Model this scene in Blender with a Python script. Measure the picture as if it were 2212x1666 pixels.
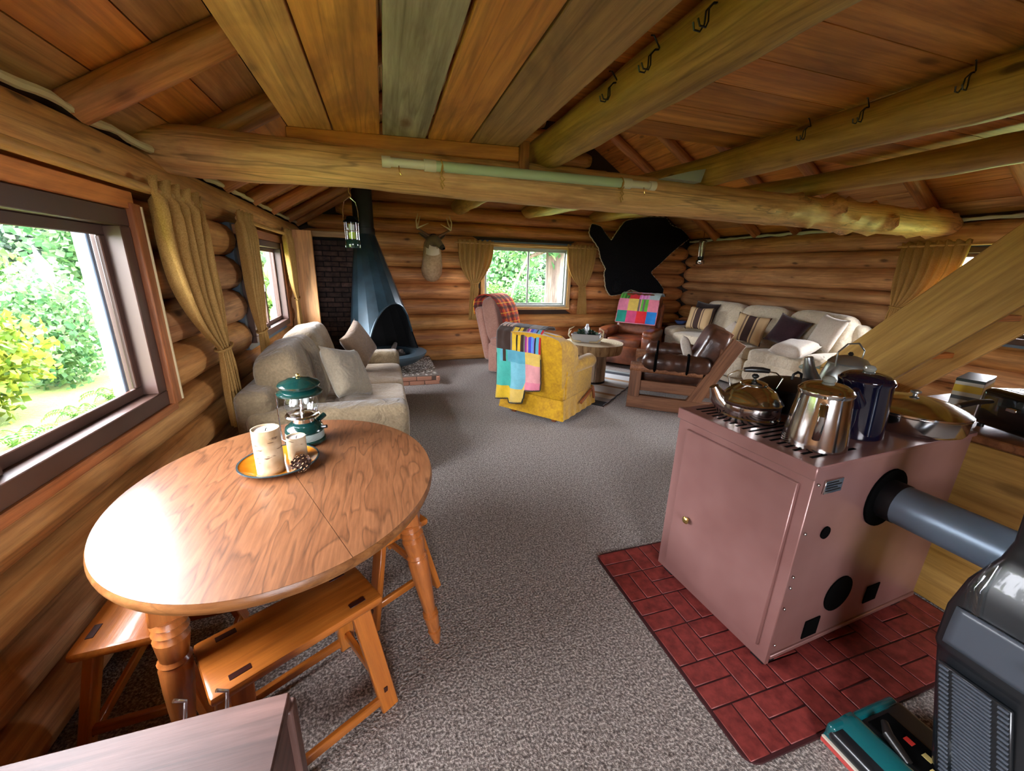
import bpy, bmesh, math, random
from mathutils import Vector, Matrix, noise
from math import sin, cos, pi, radians, sqrt, atan2
random.seed(7)
scene = bpy.context.scene
for o in list(bpy.data.objects): bpy.data.objects.remove(o)
COL = scene.collection

# ---------------------------------------------------------------- camera
CAM_H, FPX = 1.55, 851.8
yaw, pitch, roll = 0.31128, 0.284578, -0.0274508
fwd = Vector((sin(yaw)*cos(pitch), cos(yaw)*cos(pitch), -sin(pitch)))
rt = Vector((cos(yaw), -sin(yaw), 0)); dn = fwd.cross(rt)
r2 = rt*cos(roll)+dn*sin(roll); d2 = dn*cos(roll)-rt*sin(roll)
cam = bpy.data.cameras.new('camera'); camo = bpy.data.objects.new('camera', cam); COL.objects.link(camo)
cam.sensor_width = 36; cam.sensor_fit = 'HORIZONTAL'; cam.lens = FPX/2212*36; cam.clip_start = .02
m = Matrix.Identity(4)
for i, c in enumerate((r2, -d2, -fwd)):
    for j in range(3): m[j][i] = c[j]
m.translation = (0, 0, CAM_H); camo.matrix_world = m
scene.camera = camo

# ---------------------------------------------------------------- sky and exposure
SKY = 8.0
world = bpy.data.worlds.new('sky'); scene.world = world; world.use_nodes = True
bg = world.node_tree.nodes['Background']
bg.inputs[0].default_value = (.90, .92, 1.0, 1); bg.inputs[1].default_value = SKY
sun = bpy.data.lights.new('sun_offscreen', 'SUN'); sun.energy = 1.5; sun.angle = radians(12); sun.color = (1, .95, .84)
suno = bpy.data.objects.new('sun_offscreen', sun); COL.objects.link(suno)
suno.location = (8, -16, 32); suno.rotation_euler = Vector((-.25, .5, -1)).to_track_quat('-Z', 'Y').to_euler()
vs = scene.view_settings
scene.display_settings.display_device = 'sRGB'
vs.view_transform = 'Standard'; vs.look = 'None'; vs.gamma = 1; vs.use_curve_mapping = False
vs.exposure = 2.5
scene.cycles.max_bounces = 8; scene.cycles.diffuse_bounces = 6; scene.cycles.glossy_bounces = 3
scene.cycles.transparent_max_bounces = 8; scene.cycles.transmission_bounces = 4
scene.cycles.sample_clamp_indirect = 8; scene.cycles.caustics_reflective = False; scene.cycles.caustics_refractive = False
def portal(name, center, sx, sy, normal):
    l = bpy.data.lights.new(name, 'AREA'); l.shape = 'RECTANGLE'; l.size = sx; l.size_y = sy; l.cycles.is_portal = True
    o = bpy.data.objects.new(name, l); COL.objects.link(o)
    n = Vector(normal); up = Vector((0, 0, 1)); z = -n; x = up.cross(z).normalized(); y = z.cross(x)
    mm = Matrix.Identity(4)
    for i, c in enumerate((x, y, z)):
        for j in range(3): mm[j][i] = c[j]
    mm.translation = center; o.matrix_world = mm

# ---------------------------------------------------------------- materials
def srgb(c):
    return tuple(((v/255)/12.92 if v/255 <= .04045 else (((v/255)+.055)/1.055)**2.4) for v in c)+(1,)
MATS = {}
class N:
    def __init__(s, name):
        s.m = bpy.data.materials.new(name); s.m.use_nodes = True; s.t = s.m.node_tree; s.b = s.t.nodes['Principled BSDF']
        MATS[name] = s.m
    def n(s, typ, **k):
        x = s.t.nodes.new('ShaderNode'+typ)
        for a, v in k.items(): setattr(x, a, v)
        return x
    def l(s, a, b): s.t.links.new(a, b)
    def set(s, **k):
        for a, v in k.items(): s.b.inputs[a.replace('_', ' ')].default_value = v
    def coords(s, scale, rnd=True, kind='Object'):
        tc = s.n('TexCoord'); mp = s.n('Mapping'); mp.inputs['Scale'].default_value = scale
        s.l(tc.outputs[kind], mp.inputs['Vector'])
        if rnd:
            oi = s.n('ObjectInfo'); mu = s.n('Math', operation='MULTIPLY'); mu.inputs[1].default_value = 37
            s.l(oi.outputs['Random'], mu.inputs[0]); s.l(mu.outputs[0], mp.inputs['Location']); s.oi = oi
        return mp.outputs[0]
    def noise(s, vec, scale=1, detail=4, rough=.6, dist=0):
        x = s.n('TexNoise'); x.inputs['Scale'].default_value = scale; x.inputs['Detail'].default_value = detail
        x.inputs['Roughness'].default_value = rough; x.inputs['Distortion'].default_value = dist
        s.l(vec, x.inputs['Vector']); return x.outputs['Fac']
    def ramp(s, fac, stops):
        r = s.n('ValToRGB'); e = r.color_ramp.elements
        while len(e) < len(stops): e.new(.5)
        for q, (p, c) in zip(e, stops): q.position = p; q.color = c if len(c) == 4 else tuple(c)+(1,)
        s.l(fac, r.inputs[0]); return r.outputs[0]
    def mix(s, fac, a, b, mode='MIX'):
        x = s.n('Mix', data_type='RGBA', blend_type=mode)
        for i, v in ((0, fac), (6, a), (7, b)):
            if hasattr(v, 'links'): s.l(v, x.inputs[i])
            else: x.inputs[i].default_value = v
        return x.outputs[2]
    def bump(s, h, strength=.3, dist=.01):
        x = s.n('Bump'); x.inputs['Strength'].default_value = strength; x.inputs['Distance'].default_value = dist
        s.l(h, x.inputs['Height']); s.l(x.outputs[0], s.b.inputs['Normal'])

def plain(name, c, rough=.6, metal=0, **k):
    q = N(name); q.set(Base_Color=srgb(c), Roughness=rough, Metallic=metal, **k); return q.m
def wood(name, c1, c2, knots=.5, rough=.55, axis=0, scale=1, vary=.22, bump=.25, kn=(60, 34, 18), coat=0, dist=.6, ksc=1, stain=.3, crack=.3):
    q = N(name)
    sc = [11*scale]*3; sc[axis] = .9*scale
    v = q.coords(sc)
    g = q.noise(v, 1, 5, .62, dist)
    c = q.ramp(g, [(.3, srgb(c1)), (.68, srgb(c2))])
    sf = [26*scale]*3; sf[axis] = 1.4*scale
    v3 = q.coords(sf); fine = q.noise(v3, 1.6, 6, .7)
    c = q.mix(.5, c, q.ramp(fine, [(.35, (.32, .24, .18)), (.6, (1, 1, 1))]), 'MULTIPLY')
    if stain:
        ss = [3.2*scale]*3; ss[axis] = 1.3*scale; bl = q.noise(q.coords(ss), 1, 4, .65, .8)
        c = q.mix(stain, c, q.ramp(bl, [(.36, (.26, .18, .12)), (.52, (1, 1, 1))]), 'MULTIPLY')
    if crack:
        sx = [7*scale]*3; sx[axis] = .28*scale; cn = q.noise(q.coords(sx), 1.1, 3, .55, .25)
        c = q.mix(q.ramp(cn, [(.478, (0, 0, 0)), (.492, (crack,)*3), (.498, (crack,)*3), (.512, (0, 0, 0))]), c, srgb(tuple(int(v_*.36) for v_ in c1)))
    if knots:
        sk = [4.6*ksc]*3; sk[axis] = 2.1*ksc
        v2 = q.coords(sk)
        vo = q.n('TexVoronoi'); vo.inputs['Scale'].default_value = 1; q.l(v2, vo.inputs['Vector'])
        nz = q.noise(v2, 3, 2); ad = q.n('Math', operation='MULTIPLY_ADD'); ad.inputs[1].default_value = .12; q.l(nz, ad.inputs[0]); q.l(vo.outputs['Distance'], ad.inputs[2])
        kf = q.ramp(ad.outputs[0], [(.115, (1, 1, 1)), (.15, (.6, .6, .6)), (.165, (.25, .25, .25)), (.22, (0, 0, 0))])
        mm_ = q.n('Math', operation='MULTIPLY'); mm_.inputs[1].default_value = knots; q.l(kf, mm_.inputs[0])
        c = q.mix(mm_.outputs[0], c, srgb(kn))
    hs = q.n('HueSaturation'); ma = q.n('MapRange'); ma.inputs[3].default_value = 1-vary; ma.inputs[4].default_value = 1+vary
    q.l(q.oi.outputs['Random'], ma.inputs[0]); q.l(ma.outputs[0], hs.inputs['Value']); q.l(c, hs.inputs['Color'])
    q.l(hs.outputs[0], q.b.inputs['Base Color'])
    q.set(Roughness=rough); q.bump(fine, bump, .006)
    if coat: q.set(Coat_Weight=coat, Coat_Roughness=.12)
    return q.m
def fabric(name, c, c2=None, sc=60, rough=.9, bump=.25, big=3, sheen=.3, wrinkle=0):
    q = N(name); v = q.coords((1, 1, 1)); c2 = c2 or tuple(int(x*.78) for x in c)
    a = q.noise(v, big, 3); b = q.noise(v, sc, 2)
    col = q.mix(.5, q.ramp(a, [(.3, srgb(c2)), (.7, srgb(c))]), q.ramp(b, [(.3, srgb(c2)), (.7, srgb(c))]))
    q.l(col, q.b.inputs['Base Color']); q.set(Roughness=rough, Sheen_Weight=sheen, Specular_IOR_Level=.2)
    if wrinkle:
        w_ = q.noise(v, 5.5, 3, .5, 1.6); s2 = q.n('Math', operation='MULTIPLY_ADD'); s2.inputs[1].default_value = .06; q.l(b, s2.inputs[0]); q.l(w_, s2.inputs[2]); q.bump(s2.outputs[0], wrinkle, .06)
    else: q.bump(b, bump, .004)
    return q.m
def leather(name, c, c2):
    q = N(name); v = q.coords((1, 1, 1)); a = q.noise(v, 5, 4)
    q.l(q.ramp(a, [(.32, srgb(c2)), (.66, srgb(c))]), q.b.inputs['Base Color']); q.set(Roughness=.32, Specular_IOR_Level=.6)
    q.bump(q.noise(v, 22, 3), .35, .012); return q.m
def glass(name, tint=(1, 1, 1), alpha=.08, rough=.02, edge=.5):
    q = N(name); t = q.t; out = t.nodes['Material Output']; t.nodes.remove(q.b)
    tr = q.n('BsdfTransparent'); tr.inputs[0].default_value = tuple(tint)+(1,)
    gl = q.n('BsdfGlossy'); gl.inputs['Roughness'].default_value = rough
    lw = q.n('LayerWeight'); lw.inputs[0].default_value = .5
    pw = q.n('Math', operation='POWER'); pw.inputs[1].default_value = 5; q.l(lw.outputs['Facing'], pw.inputs[0])
    fr = q.n('Math', operation='MULTIPLY_ADD'); fr.inputs[1].default_value = edge; fr.inputs[2].default_value = alpha*.1; q.l(pw.outputs[0], fr.inputs[0])
    mx = q.n('MixShader'); q.l(fr.outputs[0], mx.inputs[0]); q.l(tr.outputs[0], mx.inputs[1]); q.l(gl.outputs[0], mx.inputs[2])
    q.l(mx.outputs[0], out.inputs[0]); return q.m

# ---------------------------------------------------------------- geometry builder
class G:
    def __init__(s): s.v = []; s.f = []; s.mi = []; s.cur = 0
    def add(s, vs_, fs):
        b = len(s.v); s.v += [tuple(v) for v in vs_]
        for f in fs: s.f.append(tuple(i+b for i in f)); s.mi.append(s.cur)
        return s
    def box(s, x0, x1, y0, y1, z0, z1):
        return s.add([(x, y, z) for z in (z0, z1) for y in (y0, y1) for x in (x0, x1)],
                     [(0, 2, 3, 1), (4, 5, 7, 6), (0, 1, 5, 4), (2, 6, 7, 3), (0, 4, 6, 2), (1, 3, 7, 5)])
    def rbox(s, x0, x1, y0, y1, z0, z1, r=.01, seg=2, M=None):
        bm = bmesh.new(); bmesh.ops.create_cube(bm, size=1)
        for v in bm.verts:
            v.co = Vector(((x0+x1)/2+v.co.x*(x1-x0), (y0+y1)/2+v.co.y*(y1-y0), (z0+z1)/2+v.co.z*(z1-z0)))
        bmesh.ops.bevel(bm, geom=bm.edges[:], offset=r, segments=seg, profile=.5, affect='EDGES')
        return s.bm(bm, M)
    def bm(s, bm, M=None):
        bm.verts.index_update()
        s.add([(M @ v.co if M else v.co) for v in bm.verts], [[v.index for v in f.verts] for f in bm.faces]); bm.free(); return s
    def tube(s, pts, r, n=8, cap=True, loop=False, sy=1.0, up=None):
        P = [Vector(p) for p in pts]; k = len(P)
        R = [r]*k if not hasattr(r, '__len__') else r
        T = []
        for i in range(k):
            a = P[(i-1) % k] if (loop or i > 0) else P[i]; b = P[(i+1) % k] if (loop or i < k-1) else P[i]
            T.append((b-a).normalized())
        u = Vector(up) if up else (Vector((0, 0, 1)) if abs(T[0].z) < .9 else Vector((1, 0, 0)))
        vs_ = []; fs = []
        for i in range(k):
            u = (u-T[i]*u.dot(T[i])).normalized(); w = T[i].cross(u)
            rr = R[i] if hasattr(R[i], '__len__') else (R[i], R[i]*sy)
            for j in range(n):
                a = 2*pi*j/n; vs_.append(P[i]+w*cos(a)*rr[0]+u*sin(a)*rr[1])
        for i in range(k if loop else k-1):
            for j in range(n):
                a, b = i*n+j, i*n+(j+1) % n; c = ((i+1) % k)*n; fs.append((a, b, c+(j+1) % n, c+j))
        if cap and not loop: fs.append(tuple(reversed(range(n)))); fs.append(tuple(range((k-1)*n, k*n)))
        return s.add(vs_, fs)
    def lathe(s, prof, n=24, c=(0, 0, 0), M=None, cap=True, ring=False):
        vs_ = []; fs = []; k = len(prof)
        for r, z in prof:
            for j in range(n):
                a = 2*pi*j/n; vs_.append(Vector((c[0]+r*cos(a), c[1]+r*sin(a), c[2]+z)))
        for i in range(k-1):
            for j in range(n): fs.append((i*n+j, i*n+(j+1) % n, (i+1)*n+(j+1) % n, (i+1)*n+j))
        if ring: fs += [((k-1)*n+j, (k-1)*n+(j+1) % n, (j+1) % n, j) for j in range(n)]
        elif cap: fs.append(tuple(reversed(range(n)))); fs.append(tuple(range((k-1)*n, k*n)))
        if M: vs_ = [M @ v for v in vs_]
        return s.add(vs_, fs)
    def grid(s, fn, nu, nv, cu=False, cv=False, matfn=None):
        mu = nu if cu else nu+1; mv = nv if cv else nv+1
        vs_ = [fn(i/nu, j/nv) for j in range(mv) for i in range(mu)]; b = len(s.v); s.v += [tuple(v) for v in vs_]
        for j in range(nv):
            for i in range(nu):
                i2, j2 = (i+1) % mu, (j+1) % mv
                s.f.append((b+j*mu+i, b+j*mu+i2, b+j2*mu+i2, b+j2*mu+i)); s.mi.append(matfn((i+.5)/nu, (j+.5)/nv) if matfn else s.cur)
        return s
    def sell(s, c, a, e1=.4, e2=.4, nu=24, nv=14, M=None, noise_=0, seed=0):
        sg = lambda x, e: (abs(x)**e)*(1 if x >= 0 else -1)
        vs_ = []
        for j in range(nv+1):
            t = -pi/2+pi*j/nv
            for i in range(nu):
                p = 2*pi*i/nu
                v = Vector((a[0]*sg(cos(t), e1)*sg(cos(p), e2), a[1]*sg(cos(t), e1)*sg(sin(p), e2), a[2]*sg(sin(t), e1)))
                if noise_: v *= 1+noise_*noise.noise(v*5+Vector((seed, 3, 1)))
                v += Vector(c); vs_.append(M @ v if M else v)
        fs = [(j*nu+i, j*nu+(i+1) % nu, (j+1)*nu+(i+1) % nu, (j+1)*nu+i) for j in range(nv) for i in range(nu)]
        return s.add(vs_, fs)
    def pillow(s, w, h, t, n=12, M=None, pinch=.12):
        # a stuffed square lying in the XZ plane, thickness along Y
        def sh(sgn):
            def f(u, v):
                a, b = 2*u-1, 2*v-1
                k = max(0, (1-a**4)*(1-b**4))**.5
                x = a*w/2*(1-pinch*(1-b*b)*a*a); z = b*h/2*(1-pinch*(1-a*a)*b*b)
                p = Vector((x, sgn*t/2*k*(1+.1*noise.noise(Vector((a*2, b*2, w*9)))), z)); return M @ p if M else p
            return f
        s.grid(sh(1), n, n); s.grid(lambda u, v: sh(-1)(1-u, v), n, n); return s
    def poly(s, pts, z0, z1, plane='XZ'):
        bm = bmesh.new()
        mk = {'XZ': lambda a, b, d: (a, d, b), 'XY': lambda a, b, d: (a, b, d), 'YZ': lambda a, b, d: (d, a, b)}[plane]
        vv = [bm.verts.new(mk(a, b, z0)) for a, b in pts]; f = bm.faces.new(vv)
        ex = bmesh.ops.extrude_face_region(bm, geom=[f]); dv = Vector(mk(0, 0, z1-z0))
        for e in ex['geom']:
            if isinstance(e, bmesh.types.BMVert): e.co += dv
        bmesh.ops.triangulate(bm, faces=[f for f in bm.faces if len(f.verts) > 4]); bmesh.ops.recalc_face_normals(bm, faces=bm.faces[:])
        return s.bm(bm)
    def mesh(s, name, mats, smooth=40):
        me = bpy.data.meshes.new(name); me.from_pydata(s.v, [], s.f)
        for m_ in (mats if isinstance(mats, (list, tuple)) else [mats]): me.materials.append(MATS[m_] if isinstance(m_, str) else m_)
        if isinstance(mats, (list, tuple)): me.polygons.foreach_set('material_index', s.mi)
        bm = bmesh.new(); bm.from_mesh(me); bmesh.ops.remove_doubles(bm, verts=bm.verts, dist=1e-5); bmesh.ops.recalc_face_normals(bm, faces=bm.faces); bm.to_mesh(me); bm.free()
        if smooth:
            me.polygons.foreach_set('use_smooth', [True]*len(me.polygons)); me.set_sharp_from_angle(angle=radians(smooth))
        return me
    def build(s, name, mats, parent=None, M=None, smooth=40, solid=0):
        return link(s.mesh(name, mats, smooth), name, parent, M, solid)
def link(me, name, parent=None, M=None, solid=0):
    o = bpy.data.objects.new(name, me); COL.objects.link(o)
    if parent: o.parent = parent
    if M is not None: o.matrix_local = M
    if solid:
        md = o.modifiers.new('thickness', 'SOLIDIFY'); md.thickness = abs(solid); md.offset = 0 if solid > 0 else -1
    return o
def tag(o, label, cat, group=None):
    o['label'] = label; o['category'] = cat
    if group: o['group'] = group
    return o
def thing(name, label, cat, loc=(0, 0, 0), rz=0, group=None):
    o = bpy.data.objects.new(name, None); COL.objects.link(o); o.empty_display_size = .1
    o.location = loc; o.rotation_euler = (0, 0, rz); return tag(o, label, cat, group)
def struct(name, label, cat, o=None):
    if o is None:
        o = bpy.data.objects.new(name, None); COL.objects.link(o)
    o['kind'] = 'structure'; o['label'] = label; o['category'] = cat; return o
def copy_tree(o, parent=None):
    c = o.copy(); COL.objects.link(c)
    if parent: c.parent = parent
    for ch in list(o.children): copy_tree(ch, c)
    return c
def T(x=0, y=0, z=0): return Matrix.Translation((x, y, z))
def RX(a): return Matrix.Rotation(radians(a), 4, 'X')
def RY(a): return Matrix.Rotation(radians(a), 4, 'Y')
def RZ(a): return Matrix.Rotation(radians(a), 4, 'Z')
def frame(p0, p1, up=(0, 0, 1)):
    # local X runs from p0 to p1
    p0, p1 = Vector(p0), Vector(p1); x = (p1-p0).normalized(); u = Vector(up)
    y = u.cross(x).normalized(); z = x.cross(y); mm = Matrix.Identity(4)
    for i, c in enumerate((x, y, z)):
        for j in range(3): mm[j][i] = c[j]
    mm.translation = p0; return mm, (p1-p0).length
def bar(name, p0, p1, w, t, mat_, parent=None, r=.004, up=(0, 0, 1)):
    # a straight board: w along local Y, t along local Z
    M, L = frame(p0, p1, up); g = G()
    g.rbox(0, L, -w/2, w/2, -t/2, t/2, r, 1); return g.build(name, mat_, parent, M)
_unit = {}
def log(parent, p0, p1, rh, rv, mat_, t0=0, t1=0, name='log', seed=None, up=(0, 0, 1), n=14, wob=.05, pts=None):
    M, L = frame(p0, p1, up); g = G(); seed = random.random()*90 if seed is None else seed
    k = max(3, int(L/.16)); xs = sorted(set([0, .02, .06, .12, L-.12, L-.06, L-.02, L]+[L*i/k for i in range(k+1)])) if L > .4 else [0, .02, .06, L/2, L-.06, L-.02, L]
    P = []; R = []
    for x in xs:
        f = 1
        for d, t in ((x, t0), (L-x, t1)):
            if t and d < .12: f *= 1-t*(1-d/.12)**1.2
        nn = 1+wob*noise.noise(Vector((x*1.7, seed, 2)))+wob*.5*noise.noise(Vector((x*5, seed, 7)))
        P.append((x, .012*noise.noise(Vector((x*.9, seed, 0))), .01*noise.noise(Vector((x*.8, seed, 5))))); R.append((rh*f*nn, rv*f*nn))
    g.tube(P, R, n, up=(0, 0, 1))
    return g.build(name, mat_, parent, M, smooth=50)
# ---------------------------------------------------------------- shared materials
wood('log_orange', (168, 100, 50), (224, 158, 94), .8, .6, vary=.2)
wood('log_gold', (182, 118, 56), (222, 168, 100), .8, .6, vary=.2)
wood('log_side', (174, 116, 70), (224, 174, 120), .8, .6, vary=.22)
wood('beam_tan', (200, 140, 88), (242, 196, 142), .9, .55, vary=.05, ksc=.85, kn=(84, 50, 28), crack=.5)
wood('joist_yellow', (164, 126, 56), (212, 170, 92), .8, .5, vary=.1)
wood('rafter_red', (164, 98, 54), (212, 144, 92), .5, .45, vary=.12)
wood('roof_orange', (190, 112, 46), (236, 164, 88), .6, .5, vary=.22, scale=.6)
wood('plank_tan', (186, 128, 78), (226, 174, 118), .8, .6, vary=.02, scale=.7, ksc=.6, stain=.5)
wood('plank_orange', (192, 118, 54), (234, 166, 92), .8, .6, vary=.02, scale=.7, ksc=.6, stain=.5)
wood('plank_grey', (142, 132, 122), (194, 184, 174), .9, .7, vary=.02, scale=.7, ksc=.55, stain=.5, kn=(104, 62, 34))
wood('plank_brown', (144, 110, 70), (190, 150, 100), .8, .6, vary=.02, scale=.7, ksc=.6, stain=.5)
wood('board_orange', (190, 110, 46), (226, 148, 78), .5, .5, vary=.08, scale=.8)
wood('board_trim', (150, 84, 44), (196, 128, 74), .5, .5, vary=.1)
wood('board_tan', (184, 124, 68), (218, 162, 100), .5, .5, vary=.04)
wood('board_yellow', (182, 138, 62), (216, 174, 98), .55, .5, vary=.04, scale=.7, kn=(96, 66, 28), crack=.06, stain=.15, ksc=.8)
wood('casing_pine', (196, 146, 74), (226, 184, 112), .3, .45, vary=.05)
wood('pine_orange', (176, 92, 24), (214, 130, 52), .15, .3, vary=.06, scale=.8, coat=.4, crack=.1, stain=.15)
wood('pine_turned', (166, 88, 34), (204, 124, 62), .1, .28, axis=2, vary=.04, coat=.5, crack=.1)
wood('dark_plank', (74, 50, 44), (126, 92, 82), .3, .5, vary=.04, scale=.8)
wood('cabin_brown', (118, 72, 40), (164, 108, 66), .4, .55, vary=.08)
plain('backing_brown', (58, 42, 30), .95); plain('foam', (206, 190, 148), .9); plain('foam_green', (196, 206, 182), .9)
plain('frame_brown', (74, 50, 40), .45); plain('frame_alu', (150, 156, 150), .4, .2); plain('white_trim', (208, 208, 200), .5); plain('gasket', (112, 130, 150), .4); plain('jamb_grey', (92, 110, 126), .5)
plain('black_iron', (20, 20, 22), .5, .3); plain('black', (5, 5, 5), .9, 0, Specular_IOR_Level=.05); plain('chrome', (214, 216, 218), .12, 1); plain('steel_dark', (60, 62, 64), .35, .8)
plain('brass', (190, 160, 96), .25, .9)
glass('pane'); glass('clear_glass', (.9, .94, .95), .6, .03, 1.0)
q = N('carpet'); v = q.coords((1, 1, 1), False)
a = q.noise(v, 105, 2, .6); b_ = q.noise(v, 36, 3, .6); c_ = q.noise(v, 1.3, 3)
co = q.ramp(a, [(.36, srgb((52, 43, 38))), (.5, srgb((126, 114, 106))), (.63, srgb((204, 194, 184)))])
co = q.mix(.28, co, q.ramp(b_, [(.3, srgb((84, 72, 66))), (.7, srgb((196, 186, 178)))]))
q.l(co, q.b.inputs['Base Color']); q.set(Roughness=.95, Specular_IOR_Level=.1, Sheen_Weight=.25); q.bump(a, .9, .012)
q = N('brick'); v = q.coords((1, 1, 1)); n_ = q.noise(v, 14, 4)
c = q.ramp(n_, [(.3, srgb((52, 36, 32))), (.7, srgb((104, 78, 66)))]); hs = q.n('HueSaturation'); ma = q.n('MapRange'); ma.inputs[3].default_value = .35; ma.inputs[4].default_value = 1.3
q.l(q.oi.outputs['Random'], ma.inputs[0]); q.l(ma.outputs[0], hs.inputs['Value']); q.l(c, hs.inputs['Color']); q.l(hs.outputs[0], q.b.inputs['Base Color']); q.set(Roughness=.8); q.bump(n_, .4, .01)
plain('mortar_dark', (30, 26, 26), .95); plain('mortar', (120, 108, 98), .95)

# ---------------------------------------------------------------- floor
XL, XR, YB, YF = -1.12, 5.72, 6.75, -2.4
g = G(); g.box(XL-.3, XR+.3, YF-.3, YB+.3, -.08, 0)
struct('floor', 'speckled grey brown carpet over the whole cabin floor', 'floor', g.build('floor', 'carpet', smooth=0))

def segs(lo, hi, cuts):
    out = []; x = lo
    for a, b in sorted(cuts):
        if a > x: out.append((x, a, x != lo, True))
        x = max(x, b)
    if x < hi: out.append((x, hi, x != lo, False))
    return out
def wall_logs(root, bounds, lo, hi, cuts, place, mat_, rh=.13, corner=(.3, .3), up=(0, 0, 1), limits=None):
    for z0, z1 in zip(bounds[:-1], bounds[1:]):
        zc = (z0+z1)/2; l, h = limits(z0, z1) if limits else (lo, hi)
        if h-l < .3: continue
        cc = [(a, b) for a, b, za, zb in cuts if min(z1, zb)-max(z0, za) > .08]
        for a, b, ca, cb in segs(l, h, cc):
            mm_ = mat_ if isinstance(mat_, str) else random.choice(mat_)
            log(root, place(a, zc), place(b, zc), rh, (z1-z0)/2+.004, mm_, .5 if ca else corner[0], .5 if cb else corner[1])
def slabs(root, lo, hi, z0, z1, cuts, fn):
    # hidden backing added behind the logs to block light, with rectangular openings
    g = G(); zs = sorted(set([z0, z1]+[c[2] for c in cuts]+[c[3] for c in cuts]))
    for za, zb in zip(zs[:-1], zs[1:]):
        cc = [(a, b) for a, b, c, d in cuts if c <= za+1e-6 and d >= zb-1e-6]
        for a, b, _, _ in segs(lo, hi, cc): g.box(*fn(a, b, za, zb))
    g.build('light_block_backing', 'backing_brown', root, smooth=0)

# left wall: two windows
LB = [0, .2, .41, .62, .83, 1.085, 1.34, 1.6, 1.85, 2.1]
LC = [(.55, 2.40, .83, 1.85), (3.95, 5.36, .83, 1.85)]
wl = struct('wall_left', 'left log wall of stacked honey coloured logs with two windows', 'wall')
wall_logs(wl, LB, YF-.1, YB+.05, LC, lambda y, z: (XL-.10, y, z), ['log_gold', 'log_side'], .125)
slabs(wl, YF-.2, YB+.2, 0, 2.2, LC, lambda a, b, za, zb: (XL-.14, XL-.1, a, b, za, zb))
# back gable wall
BB = [0, .27, .54, .79, 1.05, 1.30, 1.55, 1.80, 2.07, 2.27, 2.5, 2.75, 3.0, 3.25, 3.5, 3.75, 4.0]
BC = [(1.56, 3.22, .88, 1.98)]
SL = .58; XM = 2.3; ZE = 2.12
roofz = lambda x: ZE+SL*(min(x-XL, XR-x))
wb = struct('wall_back', 'back gable log wall of orange logs with one window', 'wall')
def lim(z0, z1):
    if z1 <= 2.2: return XL-.02, XR+.02
    d = (z1-ZE)/SL; return XL+max(0, d)-.15, XR-max(0, d)+.15
wall_logs(wb, BB, 0, 0, BC, lambda x, z: (x, YB+.1, z), ['log_orange', 'log_orange', 'log_gold'], .13, limits=lim)
slabs(wb, XL-.2, XR+.2, 0, 2.2, BC, lambda a, b, za, zb: (a, b, YB+.1, YB+.14, za, zb))
g = G(); g.poly([(XL-.3, 2.12), (XR+.3, 2.12), (XR+.3, 2.36), (XM, 4.75), (XL-.3, 2.36)], YB+.1, YB+.2); g.build('gable_backing', 'backing_brown', wb, smooth=0)  # hidden sheet, oversized so no light leaks in under the roof
# right wall
RB = [0, .25, .5, .73, .974, 1.264, 1.42, 1.694, 1.905, 2.15]
RC = [(1.16, 2.98, .974, 1.905)]
wr = struct('wall_right', 'right log wall of weathered golden logs behind the beige sofa', 'wall')
wall_logs(wr, RB, YF-.1, YB+.05, RC, lambda y, z: (XR+.10, y, z), ['log_side', 'log_gold', 'log_side'], .13)
slabs(wr, YF-.2, YB+.2, 0, 2.25, RC, lambda a, b, za, zb: (XR+.1, XR+.14, a, b, za, zb))
# wall behind the camera
FC = [(-.5, .8, .83, 2.07)]
wf = struct('wall_front', 'log wall with wide windows at the kitchen end', 'wall')
wall_logs(wf, [0, .2, .41, .62, .83, 1.085, 1.34, 1.6, 1.85, 2.07, 2.27, 2.5, 2.75, 3.0, 3.25, 3.5, 3.75, 4.0], 0, 0, FC, lambda x, z: (x, YF-.1, z), ['log_orange', 'log_gold'], .13, limits=lim)
slabs(wf, XL-.2, XR+.2, 0, 2.2, FC, lambda a, b, za, zb: (a, b, YF-.14, YF-.1, za, zb))
g = G(); g.poly([(XL-.3, 2.12), (XR+.3, 2.12), (XR+.3, 2.36), (XM, 4.75), (XL-.3, 2.36)], YF-.2, YF-.1); g.build('gable_backing', 'backing_brown', wf, smooth=0)  # same oversized hidden sheet against light leaks

# foam sealant beads along the eaves
def bead(root, x, y0, y1, z, r, mat_):
    k = int((y1-y0)/.07); P = []; R = []
    for i in range(k+1):
        y = y0+(y1-y0)*i/k; P.append((x+.012*noise.noise(Vector((y*6, x, 1))), y, z+.014*noise.noise(Vector((y*5, x, 4))))); R.append(r*(1+.5*noise.noise(Vector((y*9, x, 9)))))
    G().tube(P, R, 7).build('foam_bead', mat_, root)
bead(wl, XL-.005, YF, YB, 2.108, .017, 'foam'); bead(wr, XR+.01, YF, YB, 2.168, .02, 'foam_green')

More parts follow.
